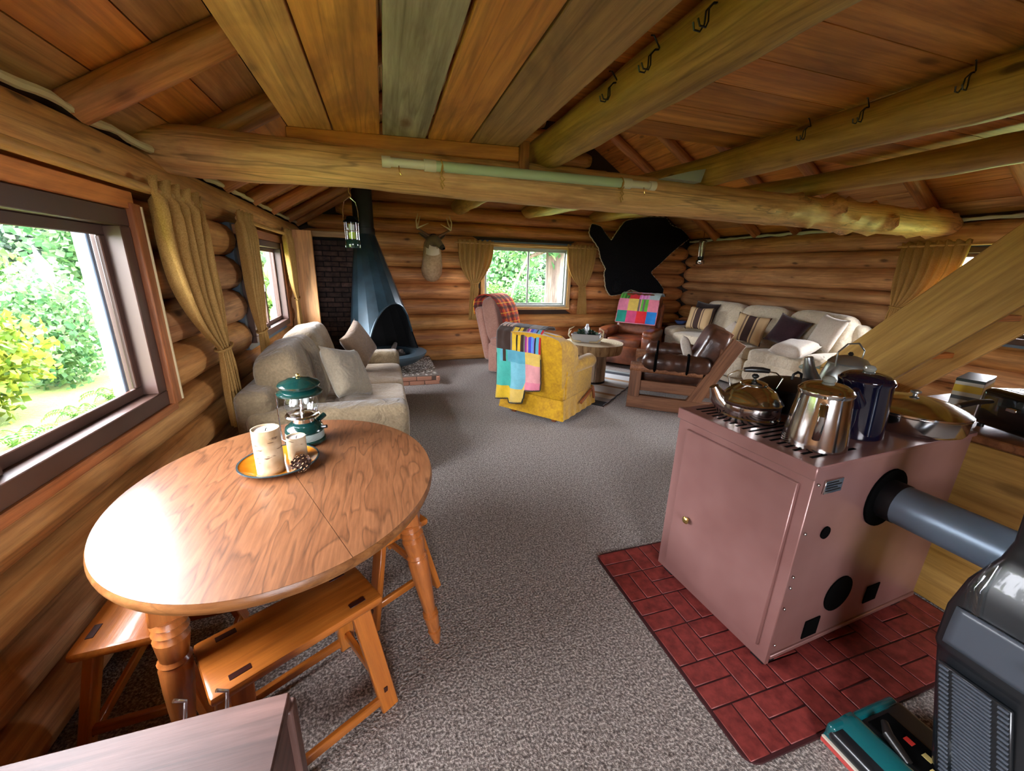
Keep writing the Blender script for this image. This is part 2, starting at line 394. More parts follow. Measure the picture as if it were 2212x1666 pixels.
# ---------------------------------------------------------------- roof: boards over pole rafters
def roof(name, label, x_eave, sgn, zc, sl_=.58):
    root = struct(name, label, 'ceiling'); run = 3.6; SL = sl_; L = sqrt(run**2+(run*SL)**2)
    ex = Vector((sgn*run, 0, run*SL)).normalized(); w = .255; k = int(L/w)+1
    nrm = Vector((-ex.z*sgn, 0, abs(ex.x)))
    ys = [YF-.25, .35, 3.05, YB+.25]
    for i in range(k):
        a = -.12+i*w; c = Vector((x_eave, 0, zc))+ex*(a+w/2)+nrm*.085
        for y0, y1 in zip(ys[:-1], ys[1:]):
            if i > 7 and y0 > 3 or i > 6 and y0 < 3: 
                pass
            M, LL = frame(c+Vector((0, y0+.002, 0)), c+Vector((0, y1-.002, 0)), nrm); g = G(); g.box(0, LL, -w/2+.003, w/2-.003, -.012, .012)
            g.build('roof_board', random.choice(['roof_orange', 'roof_orange', 'plank_tan']), root, M, smooth=0)
    g = G(); o_ = Vector((x_eave, 0, zc))-ex*.35; p_ = Vector((x_eave, 0, zc))+ex*(L+.02)
    q0, q1 = o_+nrm*.10, p_+nrm*.10; q2, q3 = p_+nrm*.16, o_+nrm*.16
    g.add([(q.x, y, q.z) for y in (YF-.4, YB+.4) for q in (q0, q1, q2, q3)], [(0, 1, 2, 3), (7, 6, 5, 4), (0, 4, 5, 1), (1, 5, 6, 2), (2, 6, 7, 3), (3, 7, 4, 0)])
    g.build('roof_light_block', 'backing_brown', root, smooth=0)  # unseen slab added above the boards to keep light out
    for y in [-1.6, -.2, .95, 2.27, 3.02, 3.86, 4.6, 5.28, 6.1]+([6.62] if sgn > 0 else []):
        a = Vector((x_eave, y, zc))-ex*.02+nrm*.015
        log(root, a, a+ex*(L-.12), .068, .068, 'rafter_red', 0, 0, 'rafter', up=nrm, n=10, wob=.04)
    return root
roof('ceiling_left', 'sloping board ceiling with pole rafters above the window wall', XL, 1, ZE)
roof('ceiling_right', 'sloping board ceiling with pole rafters above the sofa wall', XR, -1, ZE+.08, .6)

# ---------------------------------------------------------------- tie beam, joists, loft
def bent_log(name, pts, rad, mat_, knobs=0, n=18, seed=1, flat=None):
    P = [Vector(p) for p in pts]; out = []; R = []
    L = sum((b-a).length for a, b in zip(P[:-1], P[1:])); acc = 0
    base = P[0]; M, _ = frame(P[0], P[-1])
    Mi = M.inverted(); st = .07
    for (a, b), (ra, rb) in zip(zip(P[:-1], P[1:]), zip(rad[:-1], rad[1:])):
        l = (b-a).length; k = max(1, int(l/st))
        for i in range(k):
            f = i/k; out.append(Mi @ a.lerp(b, f)); R.append(ra+(rb-ra)*f)
    out.append(Mi @ P[-1]); R.append(rad[-1])
    g = G(); g.tube(out, R, n, up=(0, 0, 1))
    def disp(v):
        v = Vector(v); c = noise.noise(Vector((v.x*1.5, seed, v.y*2)))*.012+noise.noise(Vector((v.x*4, v.y*6, v.z*6+seed)))*.008
        if knobs: c += knobs*max(0, noise.noise(Vector((v.x*7, v.y*9+3, v.z*9+seed)))-.25)*max(0, min(1, (v.x-3.9)/1.2))
        d = Vector((0, v.y, v.z)).normalized() if Vector((0, v.y, v.z)).length > 1e-4 else Vector((0, 0, 0)); return v+d*c
    g.v = [tuple(disp(v)) for v in g.v]
    return g.build(name, mat_, None, M, smooth=60)
tb = bent_log('tie_beam', [(-1.2, 2.9, 2.14), (-.95, 2.89, 2.13), (0, 2.87, 2.135), (.9, 2.87, 2.13), (2.6, 2.87, 2.12), (4.6, 2.87, 2.115), (5.5, 2.87, 2.12), (5.72, 2.87, 2.12), (5.76, 2.87, 2.12)],
              [.115, .125, .125, .135, .13, .128, .12, .09, .05], 'beam_tan', .16)
struct('', 'thick peeled log tie beam with dark knots crossing the room', 'beam', tb)
for i, (x, xb_, r, lb) in enumerate([(1.13, 1.2, .12, 'yellowish log joist with hooks beside the plank loft floor'), (2.49, 2.37, .11, 'yellowish log joist with wire hooks between two other joists'), (3.67, 3.62, .09, 'thin yellowish log joist beside the sloping roof boards')]):
    j = bent_log('joist_beam', [(x, YF, 2.33), (x, 1, 2.33), (x, 2.87, 2.335), (xb_, YB+.05, 2.49)], [r*1.05, r, r*.98, r*.95], 'joist_yellow', seed=5+i)
    struct('', lb, 'beam', j)
loft = struct('ceiling_loft', 'loft floor of wide rough planks seen from below', 'ceiling')
px = [-.478, -.235, .033, .303, .566, .874]; pm = ['plank_tan', 'plank_orange', 'plank_grey', 'plank_orange', 'plank_brown']; gp = [.003, .006, .012, .009, .004]
for i in range(5):
    a, b = px[i]+gp[i], px[i+1]-gp[i]*.6; ye = 2.87-(a+.478)*.11
    M, L = frame(((a+b)/2, YF, 2.325), ((a+b)/2, ye, 2.325)); g = G(); g.rbox(0, L, -(b-a)/2, (b-a)/2, -.016, .016, .003, 1); g.build('plank', pm[i], loft, M)
bar('header_board', (-.485, 2.875, 2.268), (.88, 2.73, 2.268), .035, .082, 'board_orange', loft)
bar('packing_block', (.93, 2.78, 2.19), (.93, 2.78, 2.36), .07, .05, 'board_trim', loft, up=(0, 1, 0))
y = YF
while y < 2.6:
    w = random.uniform(.24, .31); y1 = min(y+w, 2.72)
    for x0, x1 in ((.80, 2.49), (2.49, 4.62)):
        M, L = frame((x0+.002, (y+y1)/2, 2.465), (x1-.002, (y+y1)/2, 2.465)); g = G(); g.box(0, L, -(y1-y)/2+.003, (y1-y)/2-.003, -.014, .014); g.build('deck_board', random.choice(['roof_orange', 'roof_orange', 'plank_orange']), loft, M, smooth=0)
    y = y1
for x in (.0, .45):
    bar('bearer', (x-.45, YF+.1, 2.375), (x-.45, 2.8, 2.375), .05, .066, 'board_trim', loft)

# ---------------------------------------------------------------- windows
def window(name, label, lo, hi, z0, z1, place, fr, parts, fw=.06, depth=.07, mull=(), sash_mat=None, inner=.04):
    # place(u, w, z): u along the wall, w into the room
    root = struct(name, label, 'window')
    def B(nm, u0, u1, w0, w1, za, zb, mt, r=.004):
        a, b = Vector(place(u0, w0, za)), Vector(place(u1, w1, zb)); g = G(); c = (a+b)/2; d = [abs(x) for x in (b-a)]; k = d.index(max(d))
        Mr = [Matrix.Identity(4), RZ(90), RY(90)][k]; e = [(d[0], d[1], d[2]), (d[1], d[0], d[2]), (d[2], d[1], d[0])][k]
        g.rbox(-e[0]/2, e[0]/2, -e[1]/2, e[1]/2, -e[2]/2, e[2]/2, r, 1); return g.build(nm, mt, root, T(*c) @ Mr)
    for za, zb in ((z0, z0+fw), (z1-fw, z1)): B('frame_rail', lo, hi, -depth, .02, za, zb, fr)
    for ua, ub in ((lo, lo+fw), (hi-fw, hi)): B('frame_stile', ua, ub, -depth, .02, z0+fw, z1-fw, fr)
    for ua, ub in ((lo-.06, lo+.003), (hi-.003, hi+.06)): B('jamb', ua, ub, -.145, -.03, z0-.05, z1+.09, 'jamb_grey')
    for za, zb in ((z0-.06, z0+.003), (z1-.003, z1+.09)): B('jamb', lo-.03, hi+.03, -.145, -.03, za, zb, 'jamb_grey')
    ed = [lo+fw]+list(mull)+[hi-fw]
    for i, (a, b) in enumerate(zip(ed[:-1], ed[1:])):
        w = -.02-.025*(i % 2); sm = sash_mat or fr
        for za, zb in ((z0+fw, z0+fw+inner), (z1-fw-inner, z1-fw)): B('sash_rail', a-.01, b+.01, w-.02, w, za, zb, sm)
        for ua, ub in ((a-.01, a+inner-.01), (b-inner+.01, b+.01)): B('sash_stile', ua, ub, w-.02, w, z0+fw+inner, z1-fw-inner, sm)
        B('pane', a+inner-.012, b-inner+.012, w-.013, w-.009, z0+fw+inner-.002, z1-fw-inner+.002, 'pane', .0005)
    return root, B
PL = lambda u, w, z: (XL+w, u, z)
PR = lambda u, w, z: (XR-w, u, z)
PBk = lambda u, w, z: (u, YB-w, z)
PF = lambda u, w, z: (u, YF+w, z)
w1, B1 = window('window_1', 'large brown framed sliding window beside the dining table', .58, 2.385, .835, 1.77, PL, 'frame_brown', None, .075, .1, (1.48,), inner=.045)
B1('sash_seal', 2.235, 2.262, -.12, -.07, .93, 1.66, 'gasket')
B1('header_casing', .5, 2.44, -.09, .03, 1.772, 1.85, 'board_orange'); B1('side_casing', 2.388, 2.455, -.1, .045, .83, 1.80, 'board_trim'); B1('sill_board', .5, 2.44, -.1, .03, .79, .834, 'board_trim')
g = G(); g.tube([(XL+.045, 2.458, z/20*.95+.84) for z in range(21)], .007, 6); g.build('caulk_rope', 'foam', w1)
w2, B2 = window('window_2', 'small brown framed window behind the tan loveseat', 3.97, 5.34, .87, 1.77, PL, 'frame_brown', None, .06, .1, (4.62,), inner=.04)
B2('header_casing', 3.95, 5.38, -.09, .03, 1.772, 1.85, 'board_trim'); B2('side_casing', 5.34, 5.42, -.1, .03, .83, 1.85, 'board_trim')
B2('lock_sticker', 4.585, 4.625, -.0225, -.0155, 1.28, 1.35, 'white_trim', .0005)
w3, B3 = window('window_3', 'sliding window in pale pine casing on the back wall', 1.62, 3.16, .93, 1.93, PBk, 'frame_alu', None, .035, .06, (2.42,), 'frame_alu', .03)
for a, b, c, d in ((1.56, 3.22, 1.92, 1.985), (1.56, 3.22, .88, .93)): B3('casing_rail', a, b, -.05, .045, c, d, 'casing_pine')
for a, b in ((1.56, 1.62), (3.16, 3.22)): B3('casing_stile', a, b, -.05, .045, .93, 1.92, 'casing_pine')
w4, B4 = window('window_4', 'window in the right log wall half hidden by a burlap curtain', 1.18, 2.96, .99, 1.9, PR, 'frame_brown', None, .06, .08, (2.07,))
w5, B5 = window('window_5', 'wide kitchen end window in the front log wall', -.5, .8, .84, 2.06, PF, 'frame_brown', None, .06, .08, (.15,))
portal('window_left_offscreen', (XL-.2, 1.48, 1.3), 1.8, .95, (1, 0, 0)); portal('window_loveseat', (XL-.2, 4.65, 1.3), 1.35, .9, (1, 0, 0))
portal('window_back', (2.39, YB+.2, 1.43), 1.6, 1.05, (0, -1, 0)); portal('window_right_offscreen', (XR+.2, 2.07, 1.44), 1.8, .93, (-1, 0, 0))
portal('window_front_offscreen', (.15, YF-.2, 1.45), 1.3, 1.2, (0, 1, 0));

# ---------------------------------------------------------------- boxed end board and brick facing behind the fireplace
post = struct('trim_1', 'upright pine board boxing in the chimney corner', 'trim', bar('trim_1', (-.967, 5.645, 0), (-.967, 5.645, 1.95), .05, .314, 'board_tan', up=(1, 0, 0)))
bw = struct('wall_brick', 'dark sooty brick facing behind the cone fireplace', 'wall')
G().box(XL-.02, -.16, 6.60, 6.74, 0, 1.93).build('mortar', 'mortar_dark', bw, smooth=0)
bar('cap_board', (XL, 6.64, 1.975), (-.16, 6.64, 1.975), .16, .08, 'casing_pine', bw)
g = G(); g.rbox(-.1, .1, -.02, .02, -.031, .031, .004, 1); bme = g.mesh('brick', 'brick')
for k in range(24):
    z = .17+k*.0735
    for i in range(6):
        x = XL+.08+i*.212+(.106 if k % 2 else 0)
        if x < -.24: link(bme, 'brick', bw, T(x, 6.595+random.uniform(-.004, .004), z))
# ---------------------------------------------------------------- outdoors
q = N('grass_ground'); v = q.coords((1, 1, 1), False); a = q.noise(v, 2.2, 5); b_ = q.noise(v, 30, 3)
q.l(q.mix(.4, q.ramp(a, [(.35, srgb((62, 86, 34))), (.65, srgb((110, 126, 58)))]), q.ramp(b_, [(.3, srgb((52, 76, 28))), (.7, srgb((124, 136, 66)))])), q.b.inputs['Base Color']); q.set(Roughness=.9); q.bump(b_, .8, .03)
def leafmat(name, c1, c2):
    q = N(name); gi = q.n('NewGeometry'); rp = q.ramp(gi.outputs['Random Per Island'], [(.1, srgb(c1)), (.9, srgb(c2))])
    q.l(rp, q.b.inputs['Base Color']); q.set(Roughness=.55, Specular_IOR_Level=.25)
    t = q.n('BsdfTranslucent'); q.l(rp, t.inputs[0]); mx = q.n('MixShader'); mx.inputs[0].default_value = .35
    q.l(q.b.outputs[0], mx.inputs[1]); q.l(t.outputs[0], mx.inputs[2]); q.l(mx.outputs[0], q.t.nodes['Material Output'].inputs[0])
leafmat('leaf_yellow', (66, 96, 28), (132, 144, 48)); leafmat('leaf_green', (44, 84, 34), (92, 126, 56)); leafmat('leaf_dark', (34, 58, 44), (72, 92, 74)); leafmat('leaf_mint', (58, 100, 62), (106, 140, 88))
wood('bark', (66, 54, 50), (134, 120, 112), 0, .9, axis=2, vary=.1, bump=1)
g = G(); g.box(-40, 40, -40, 45, -.5, -.35); struct('ground', 'mown grass outside the cabin', 'ground', g.build('ground', 'grass_ground', smooth=0))
def leaves(n, rad, size, seed, flat=.5, droop=0, hollow=.5, asp=.45):
    rnd = random.Random(seed); g = G()
    for i in range(n):
        th = rnd.uniform(0, 2*pi); ph = math.acos(rnd.uniform(-1, 1)); r = (hollow+(1-hollow)*rnd.random()) if rnd.random() < .8 else rnd.random()
        lump = 1+.28*noise.noise(Vector((cos(th)*sin(ph)*2.2+seed, sin(th)*sin(ph)*2.2, cos(ph)*2.2)))
        c = Vector((rad[0]*r*lump*sin(ph)*cos(th), rad[1]*r*lump*sin(ph)*sin(th), rad[2]*r*lump*cos(ph)))
        s_ = size*rnd.uniform(.6, 1.4); d = Vector((rnd.gauss(0, 1), rnd.gauss(0, 1), rnd.gauss(-droop, flat))).normalized(); u = d.orthogonal().normalized(); u.rotate(Matrix.Rotation(rnd.uniform(0, 6.28), 3, d)); 
        w = d.cross(u); g.add([c, c+d*s_*.5+u*s_*asp+w*.1*s_, c+d*s_, c+d*s_*.5-u*s_*asp+w*.1*s_], [(0, 1, 2, 3)])
    return g
shm = [leaves(4200, (.8, .8, .65), .085, 11), leaves(4200, (.7, .9, .75), .075, 12), leaves(3600, (.9, .7, .55), .10, 13, .3)]
shmesh = {(i, m_): s_.mesh('foliage', m_, 0) for i, s_ in enumerate(shm) for m_ in ('leaf_yellow', 'leaf_green', 'leaf_mint')}
stm = G()
for i in range(7):
    a = i*.9; stm.tube([(0, 0, -.65), (.15*cos(a), .15*sin(a), -.3), (.5*cos(a), .5*sin(a), .25)], [.02, .014, .006], 5)
stm = stm.mesh('stems', 'bark')
rnd = random.Random(3)
def shrub(x, y, s_, i, m_, lab, grp, hz=1):
    r = thing('shrub', lab, 'shrub', (x, y, -.35+.65*s_*hz), rnd.uniform(0, 6.28), grp); r.scale = (s_, s_, s_*hz)
    link(shmesh[(i, m_)], 'foliage', r); link(stm, 'stems', r)
LA, GA = 'leafy shrub in the undergrowth outside the window wall', 'shrubs outside the left windows'
YS, GS, MS = 'leaf_yellow', 'leaf_green', 'leaf_mint'
for x, y, s_, i, m_, hz in [(-4.9, .2, .95, 2, GS, 1.2), (-4.75, 2.1, 1.0, 0, YS, 1.25), (-4.8, 4.0, 1.02, 1, GS, 1.3), (-4.7, 5.9, 1.0, 0, YS, 1.25), (-4.9, 7.8, 1.0, 1, MS, 1.3), (-4.7, 9.7, .98, 0, MS, 1.4),
                            (-6.8, 1.2, 1.0, 1, YS, 1.7), (-6.8, 3.2, 1.0, 2, YS, 1.7), (-6.8, 5.2, 1.02, 1, YS, 1.7), (-6.8, 7.2, 1.0, 2, MS, 1.8), (-6.8, 9.2, 1.0, 0, GS, 1.8), (-2.9, 11.7, .95, 2, GS, 1.5), (-3.6, 14.2, 1.3, 0, MS, 1.6), (-5.2, 11.9, 1.05, 1, MS, 1.6)]:
    shrub(x, y, s_, i, m_, LA, GA, hz)
# fern fronds in front of the dining window
fr = G()
for k in range(9):
    a = k*2*pi/9; pts = []
    for t in range(8):
        f = t/7; pts.append(Vector((cos(a)*.62*f, sin(a)*.62*f, .5*f-.42*f*f)))
    for t in range(1, 8):
        d = (pts[t]-pts[t-1]).normalized(); sd = Vector((-sin(a), cos(a), 0)); L_ = .17*(1-t/8.5)
        for sg in (-1, 1):
            for h in (0, .5):
                p = pts[t-1].lerp(pts[t], h); fr.add([p, p+sd*sg*L_*.5+d*.03, p+sd*sg*L_+d*.04+Vector((0, 0, -.03)), p+sd*sg*L_*.5-d*.01], [(0, 1, 2, 3)])
frm = fr.mesh('fronds', 'leaf_green', 0)
for k in range(17):
    r = thing('fern', 'bright fern clump growing outside the dining window', 'fern', (-3.72+.74*(k % 2)+rnd.uniform(-.05, .05), 1.15+k*.40+rnd.uniform(-.04, .04), -.36), rnd.uniform(0, 6.28), 'ferns outside the left windows')
    s_ = rnd.uniform(.52, .6); r.scale = (s_, s_, s_*1.8); link(frm, 'fronds', r)
sp = thing('sapling', 'bare thin sapling stem close outside the dining window', 'sapling', (-2.45, 2.75, -.36))
G().tube([(0, 0, 0), (-.06, .01, .6), (-.14, -.06, 1.1), (-.2, -.14, 1.5), (-.22, -.2, 2.0)], [.012, .01, .008, .006, .003], 6).build('stem', 'bark', sp)
for z, a, l in ((1.0, .6, .28), (1.2, 2.6, .22), (1.4, -.8, .25), (1.65, 1.5, .2)):
    G().tube([(-.14-(z-1.1)*.14, -.06, z), (-.14+l*cos(a), -.06+l*sin(a), z+.22)], [.004, .002], 5).build('twig', 'bark', sp)
# trees
def crown(n, rad, size, seed, m_): return leaves(n, rad, size, seed, .6, .2, .35).mesh('crown', m_, 0)
crs = [crown(5200, (2.4, 2.4, 2.9), .26, 31, 'leaf_dark'), crown(5200, (2.6, 2.4, 2.6), .24, 32, 'leaf_green'), crown(4600, (2.3, 2.5, 3.2), .24, 33, 'leaf_mint')]
tk = G().tube([(0, 0, -3.6), (.05, 0, -1.5), (0, .08, 1.0), (.04, 0, 2.4)], [.2, .16, .11, .03], 9).mesh('trunk', 'bark')
for k, (x, y, s_, i) in enumerate([(-10.4, 1.4, .78, 0), (-10.4, 6.4, .8, 0), (-9.9, 11.4, .8, 1), (-8.3, 16.2, .8, 2), (-14.0, 15.2, .9, 0), (-12.0, 20.8, .95, 0), (-15.6, 9.0, .95, 0), (-6.2, 21.2, .85, 0)]):
    r = thing('forest_tree', 'dark bushy forest tree beyond the shrubs outside the window wall', 'tree', (x, y, -.4+2.95*s_), k*1.3, 'trees beyond the window wall'); r.scale = (s_,)*3
    link(crs[i], 'crown', r); link(tk, 'trunk', r)
for k, (x, y, s_, i) in enumerate([(.6, 19.5, .8, 1), (6.2, 20.0, .85, 2), (11.9, 19.0, .8, 1), (-1.6, 25.4, .8, 2), (17.6, 20, .85, 1), (3.2, 26, .9, 0), (9.6, 26.4, .9, 0)]):
    r = thing('meadow_tree', 'pale green tree at the far side of the lawn behind the cabin', 'tree', (x, y, -.4+2.5*s_), k*1.7, 'trees behind the cabin'); r.scale = (s_,)*3
    link(crs[i], 'crown', r); link(tk, 'trunk', r)
for x, y, s_, i, m_ in [(2.6, 12.0, 1.0, 1, 'leaf_mint'), (3.7, 14.2, 1.05, 0, 'leaf_green'), (6.6, 13.2, 1.1, 2, 'leaf_green'), (1.3, 14.5, 1.1, 2, 'leaf_yellow'), (8.2, 15.4, 1.2, 1, 'leaf_mint'), (5.6, 16.2, 1.15, 0, 'leaf_mint')]:
    shrub(x, y, s_, i, m_, 'pale shrub on the lawn seen through the back window', 'shrubs behind the cabin')
oak = thing('oak_tree', 'thick grey oak trunk outside the back window', 'tree', (4.75, 11.0, -.4))
G().tube([(.05, 0, 0), (.02, 0, .5), (0, 0, 1.6), (.02, 0, 2.6), (-.1, .1, 3.6), (-.2, .2, 5)], [.36, .29, .27, .30, .2, .08], 14).build('trunk', 'bark', oak)
for pts, rr in (([(0, 0, 2.3), (.6, -.1, 2.75), (1.4, -.2, 2.9), (2.2, -.3, 3.4)], [.16, .12, .09, .03]), ([(0, 0, 2.4), (-.6, 0, 2.9), (-1.5, .1, 3.2)], [.15, .1, .03]), ([(-.1, 0, 2.6), (-.9, -.2, 2.3), (-1.3, -.3, 1.6), (-1.4, -.3, 1.2)], [.07, .05, .03, .015])):
    G().tube(pts, rr, 8).build('branch', 'bark', oak)
link(leaves(4200, (3.0, 2.4, 1.5), .24, 41, .6, .2, .3).mesh('crown', 'leaf_mint', 0), 'crown', oak, T(0, .3, 3.75))
# ---------------------------------------------------------------- dining table
q = N('table_laminate'); v = q.coords((1, 1, 1), False)
mp = q.n('Mapping'); mp.inputs['Rotation'].default_value = (0, 0, radians(-24)); mp.inputs['Scale'].default_value = (9, 1.8, 1); q.l(v, mp.inputs['Vector'])
nz = q.n('TexNoise'); nz.inputs['Scale'].default_value = 1.0; nz.inputs['Detail'].default_value = 2; nz.inputs['Distortion'].default_value = .3; q.l(mp.outputs[0], nz.inputs['Vector'])
mu = q.n('Math', operation='MULTIPLY'); mu.inputs[1].default_value = 9; q.l(nz.outputs['Fac'], mu.inputs[0]); fr_ = q.n('Math', operation='FRACT'); q.l(mu.outputs[0], fr_.inputs[0])
mp2 = q.n('Mapping'); mp2.inputs['Rotation'].default_value = (0, 0, radians(-24)); mp2.inputs['Scale'].default_value = (120, 9, 1); q.l(v, mp2.inputs['Vector']); fine = q.noise(mp2.outputs[0], 1, 4)
c = q.ramp(fr_.outputs[0], [(.0, srgb((66, 38, 22))), (.12, srgb((110, 68, 40))), (.85, srgb((132, 86, 54))), (1, srgb((72, 42, 24)))])
c = q.mix(.45, c, q.ramp(fine, [(.3, srgb((84, 52, 32))), (.7, srgb((144, 96, 62)))]))
q.l(c, q.b.inputs['Base Color']); q.set(Roughness=.36, Coat_Weight=.25, Coat_Roughness=.25, Specular_IOR_Level=.4); q.bump(q.noise(v, 300, 2), .06, .001)
wood('edge_oak', (128, 78, 38), (170, 116, 66), 0, .35, scale=1.2)
CX, CY, TA, TB = -.405, 1.61, .55, .635
dt = thing('dining_table', 'oval dining table with glossy wood top and turned legs by the window', 'table', (CX, CY, 0))
def oval(side, a_, b_, gap=.0015, off=0, n=72):
    # half of the top cut along a seam turned 24 degrees
    sd = Vector((cos(radians(114)), sin(radians(114)))); nn = Vector((-sd.y, sd.x))*side; sh = -.17
    pts = [Vector((a_*cos(2*pi*i/n), b_*sin(2*pi*i/n))) for i in range(n)]
    return pts, nn, sd
def top_half(side):
    n = 120; sd = Vector((.41, -.912)).normalized(); nn = Vector((sd.y, -sd.x))*side; p0 = Vector((.03, -.02))
    P = []
    for i in range(n):
        p = Vector((TA*cos(2*pi*i/n), TB*sin(2*pi*i/n))); d = (p-p0).dot(nn)
        P.append((p, d))
    out = []
    for i in range(n):
        (p, d), (p2, d2_) = P[i], P[(i+1) % n]
        if d > .001: out.append(p)
        if (d > .001) != (d2_ > .001): out.append(p.lerp(p2, (.001-d)/(d2_-d)))
    g = G(); bm = bmesh.new(); vv = [bm.verts.new((p.x, p.y, .695)) for p in out]; f = bm.faces.new(vv)
    ex = bmesh.ops.extrude_face_region(bm, geom=[f]); 
    for e in ex['geom']:
        if isinstance(e, bmesh.types.BMVert): e.co.z = .73
    bmesh.ops.recalc_face_normals(bm, faces=bm.faces[:]); bmesh.ops.triangulate(bm, faces=[f for f in bm.faces if len(f.verts) > 4]); g.bm(bm); return g
for sd_ in (1, -1): top_half(sd_).build('table_top', 'table_laminate', dt, smooth=30)
g = G(); g.grid(lambda u, v: ((TA+.006*sin(pi*v))*cos(2*pi*u), (TB+.006*sin(pi*v))*sin(2*pi*u), .694+.035*v), 96, 4, cu=True); g.build('edge_band', 'edge_oak', dt)
g = G()
for s_, sc_ in ((1, 1), (-1, 1)):
    pass
g.grid(lambda u, v: ((TA-.13-.012*(1 if .25 < v < .75 else 0))*cos(2*pi*u), (TB-.13)*sin(2*pi*u), .635+.06*v), 64, 1, cu=True); g.build('apron', 'pine_orange', dt, solid=.02)
prof = [(.012, 0), (.016, .012), (.024, .05), (.027, .07), (.02, .075), (.026, .09), (.03, .14), (.032, .155), (.022, .163), (.031, .172), (.022, .18), (.026, .2), (.037, .36), (.04, .44), (.034, .452), (.041, .463), (.034, .474), (.038, .5), (.043, .54), (.034, .553), (.044, .566), (.034, .58), (.044, .592), (.036, .605), (.046, .62)]
lm = G(); lm.lathe(prof, 18); lm.rbox(-.042, .042, -.042, .042, .615, .69, .005, 1); lme = lm.mesh('leg', 'pine_turned')
for lx, ly in ((.43, -.25), (-.215, -.50), (.215, .50), (-.43, .25)):
    top = Vector((lx, ly, .69)); foot = Vector((lx*1.2+(.015 if lx > .4 else 0), ly*1.04, 0))
    ax = (top-foot).normalized(); M = ax.to_track_quat('Z', 'X').to_matrix().to_4x4(); M.translation = foot; link(lme, 'leg', dt, M)

# ---------------------------------------------------------------- benches
def bench(label, x, y, rz, L=.5, W=.235, H=.44):
    b = thing('wooden_stool', label, 'stool', (x, y, 0), radians(rz), 'wooden stools around the dining table')
    g = G(); g.rbox(-L/2, L/2, -W/2, W/2, H-.034, H, .012, 2); g.build('seat', 'pine_orange', b)
    for sx in (-1, 1):
        for sy in (-1, 1):
            t = Vector((sx*(L/2-.075), sy*(W/2-.035), H-.02)); f = Vector((sx*(L/2-.035), sy*(W/2+.055), .002))
            bar('leg', f, t, .062, .028, 'pine_orange', b, .004, up=(0, 1, 0))
            g = G(); g.rbox(-.027, .027, -.010, .010, -.002, .0022, .0008, 1); g.build('wedge', 'wedge_dark', b, T(t.x-sx*.004, t.y, H))
            p = f.lerp(t, .2); g = G(); g.rbox(-.007, .007, -.016, .016, -.012, .012, .001, 1); g.build('peg', 'wedge_dark', b, T(p.x, p.y+sy*.0, p.z))
        bar('end_stretcher', (sx*(L/2-.044), -(W/2+.03), .095), (sx*(L/2-.044), W/2+.03, .095), .022, .034, 'pine_orange', b)
    for sy in (-1, 1):
        bar('side_stretcher', (-(L/2-.04), sy*(W/2+.045), .05), (L/2-.04, sy*(W/2+.045), .05), .02, .036, 'pine_orange', b)
    return b
plain('wedge_dark', (58, 22, 14), .4)
bench('orange pine stool with dark wedges pulled out in front of the dining table', -.344, 1.18, 29)
bench('orange pine stool between the dining table and the log wall', -.85, 1.47, 93)
bench('pine stool under the end of the dining table beside its turned leg', -.10, 1.765, 121.5)

# ---------------------------------------------------------------- things on the table
TZ = .73
pl = thing('plate', 'round amber plate with dark rim holding the candles', 'plate', (-.468, 1.735, TZ))
q = N('amber_glaze'); v = q.coords((1, 1, 1), False); q.l(q.ramp(q.noise(v, 6, 3), [(.3, srgb((150, 84, 14))), (.7, srgb((204, 130, 36)))]), q.b.inputs['Base Color']); q.set(Roughness=.12, Coat_Weight=.6)
plain('plate_rim', (42, 58, 62), .2)
G().lathe([(.02, .004), (.10, .004), (.128, .010), (.15, .021), (.152, .0235), (.150, .0245), (.127, .0135), (.10, .0075), (.02, .0075)], 48).build('dish', 'amber_glaze', pl)
G().lathe([(.148, .0205), (.1535, .0215), (.1535, .0256), (.147, .0256)], 48, ring=True).build('rim', 'plate_rim', pl)
q = N('birch'); v = q.coords((1, 1, 1), True); mp = q.n('Mapping'); mp.inputs['Scale'].default_value = (22, 22, 90); q.l(v, mp.inputs['Vector'])
a = q.noise(mp.outputs[0], 1, 3); b_ = q.noise(v, 9, 3)
c = q.mix(q.ramp(a, [(.62, (0, 0, 0)), (.7, (1, 1, 1))]), q.ramp(b_, [(.35, srgb((160, 132, 94))), (.65, srgb((198, 180, 150)))]), srgb((92, 66, 44))); q.l(c, q.b.inputs['Base Color']); q.set(Roughness=.6); q.bump(a, .3, .003)
plain('wax', (206, 202, 198), .35, 0, Subsurface_Weight=.3, Subsurface_Scale=.02)
def candle(label, x, y, r, h):
    c = thing('birch_candle', label, 'candle', (x, y, TZ+.0075), 0, 'birch bark candles on the amber plate')
    G().lathe([(r*1.0, 0), (r*1.01, h*.5), (r, h), (r*.93, h), (r*.93, h-.008)], 30, cap=False).build('bark_sleeve', 'birch', c)
    wx = G().lathe([(r*.93, h-.06), (r*.93, h-.007), (r*.4, h-.010), (.004, h-.012)], 30).build('wax', 'wax', c)
    G().tube([(0, 0, h-.014), (.002, .001, h-.004), (.006, 0, h)], .0014, 6).build('wick', 'black', wx)
candle('tall birch bark pillar candle on the amber plate', -.485, 1.672, .05, .187)
candle('short birch bark pillar candle beside a pinecone', -.405, 1.778, .038, .10)
pc = thing('pinecone', 'small brown pinecone lying on the amber plate', 'pinecone', (-.372, 1.665, TZ+.0305))
plain('cone_brown', (66, 40, 26), .7); plain('cone_tip', (176, 140, 100), .7)
G().sell((0, 0, 0), (.026, .034, .021), 1, 1, 12, 8).build('core', 'cone_brown', pc)
g = G()
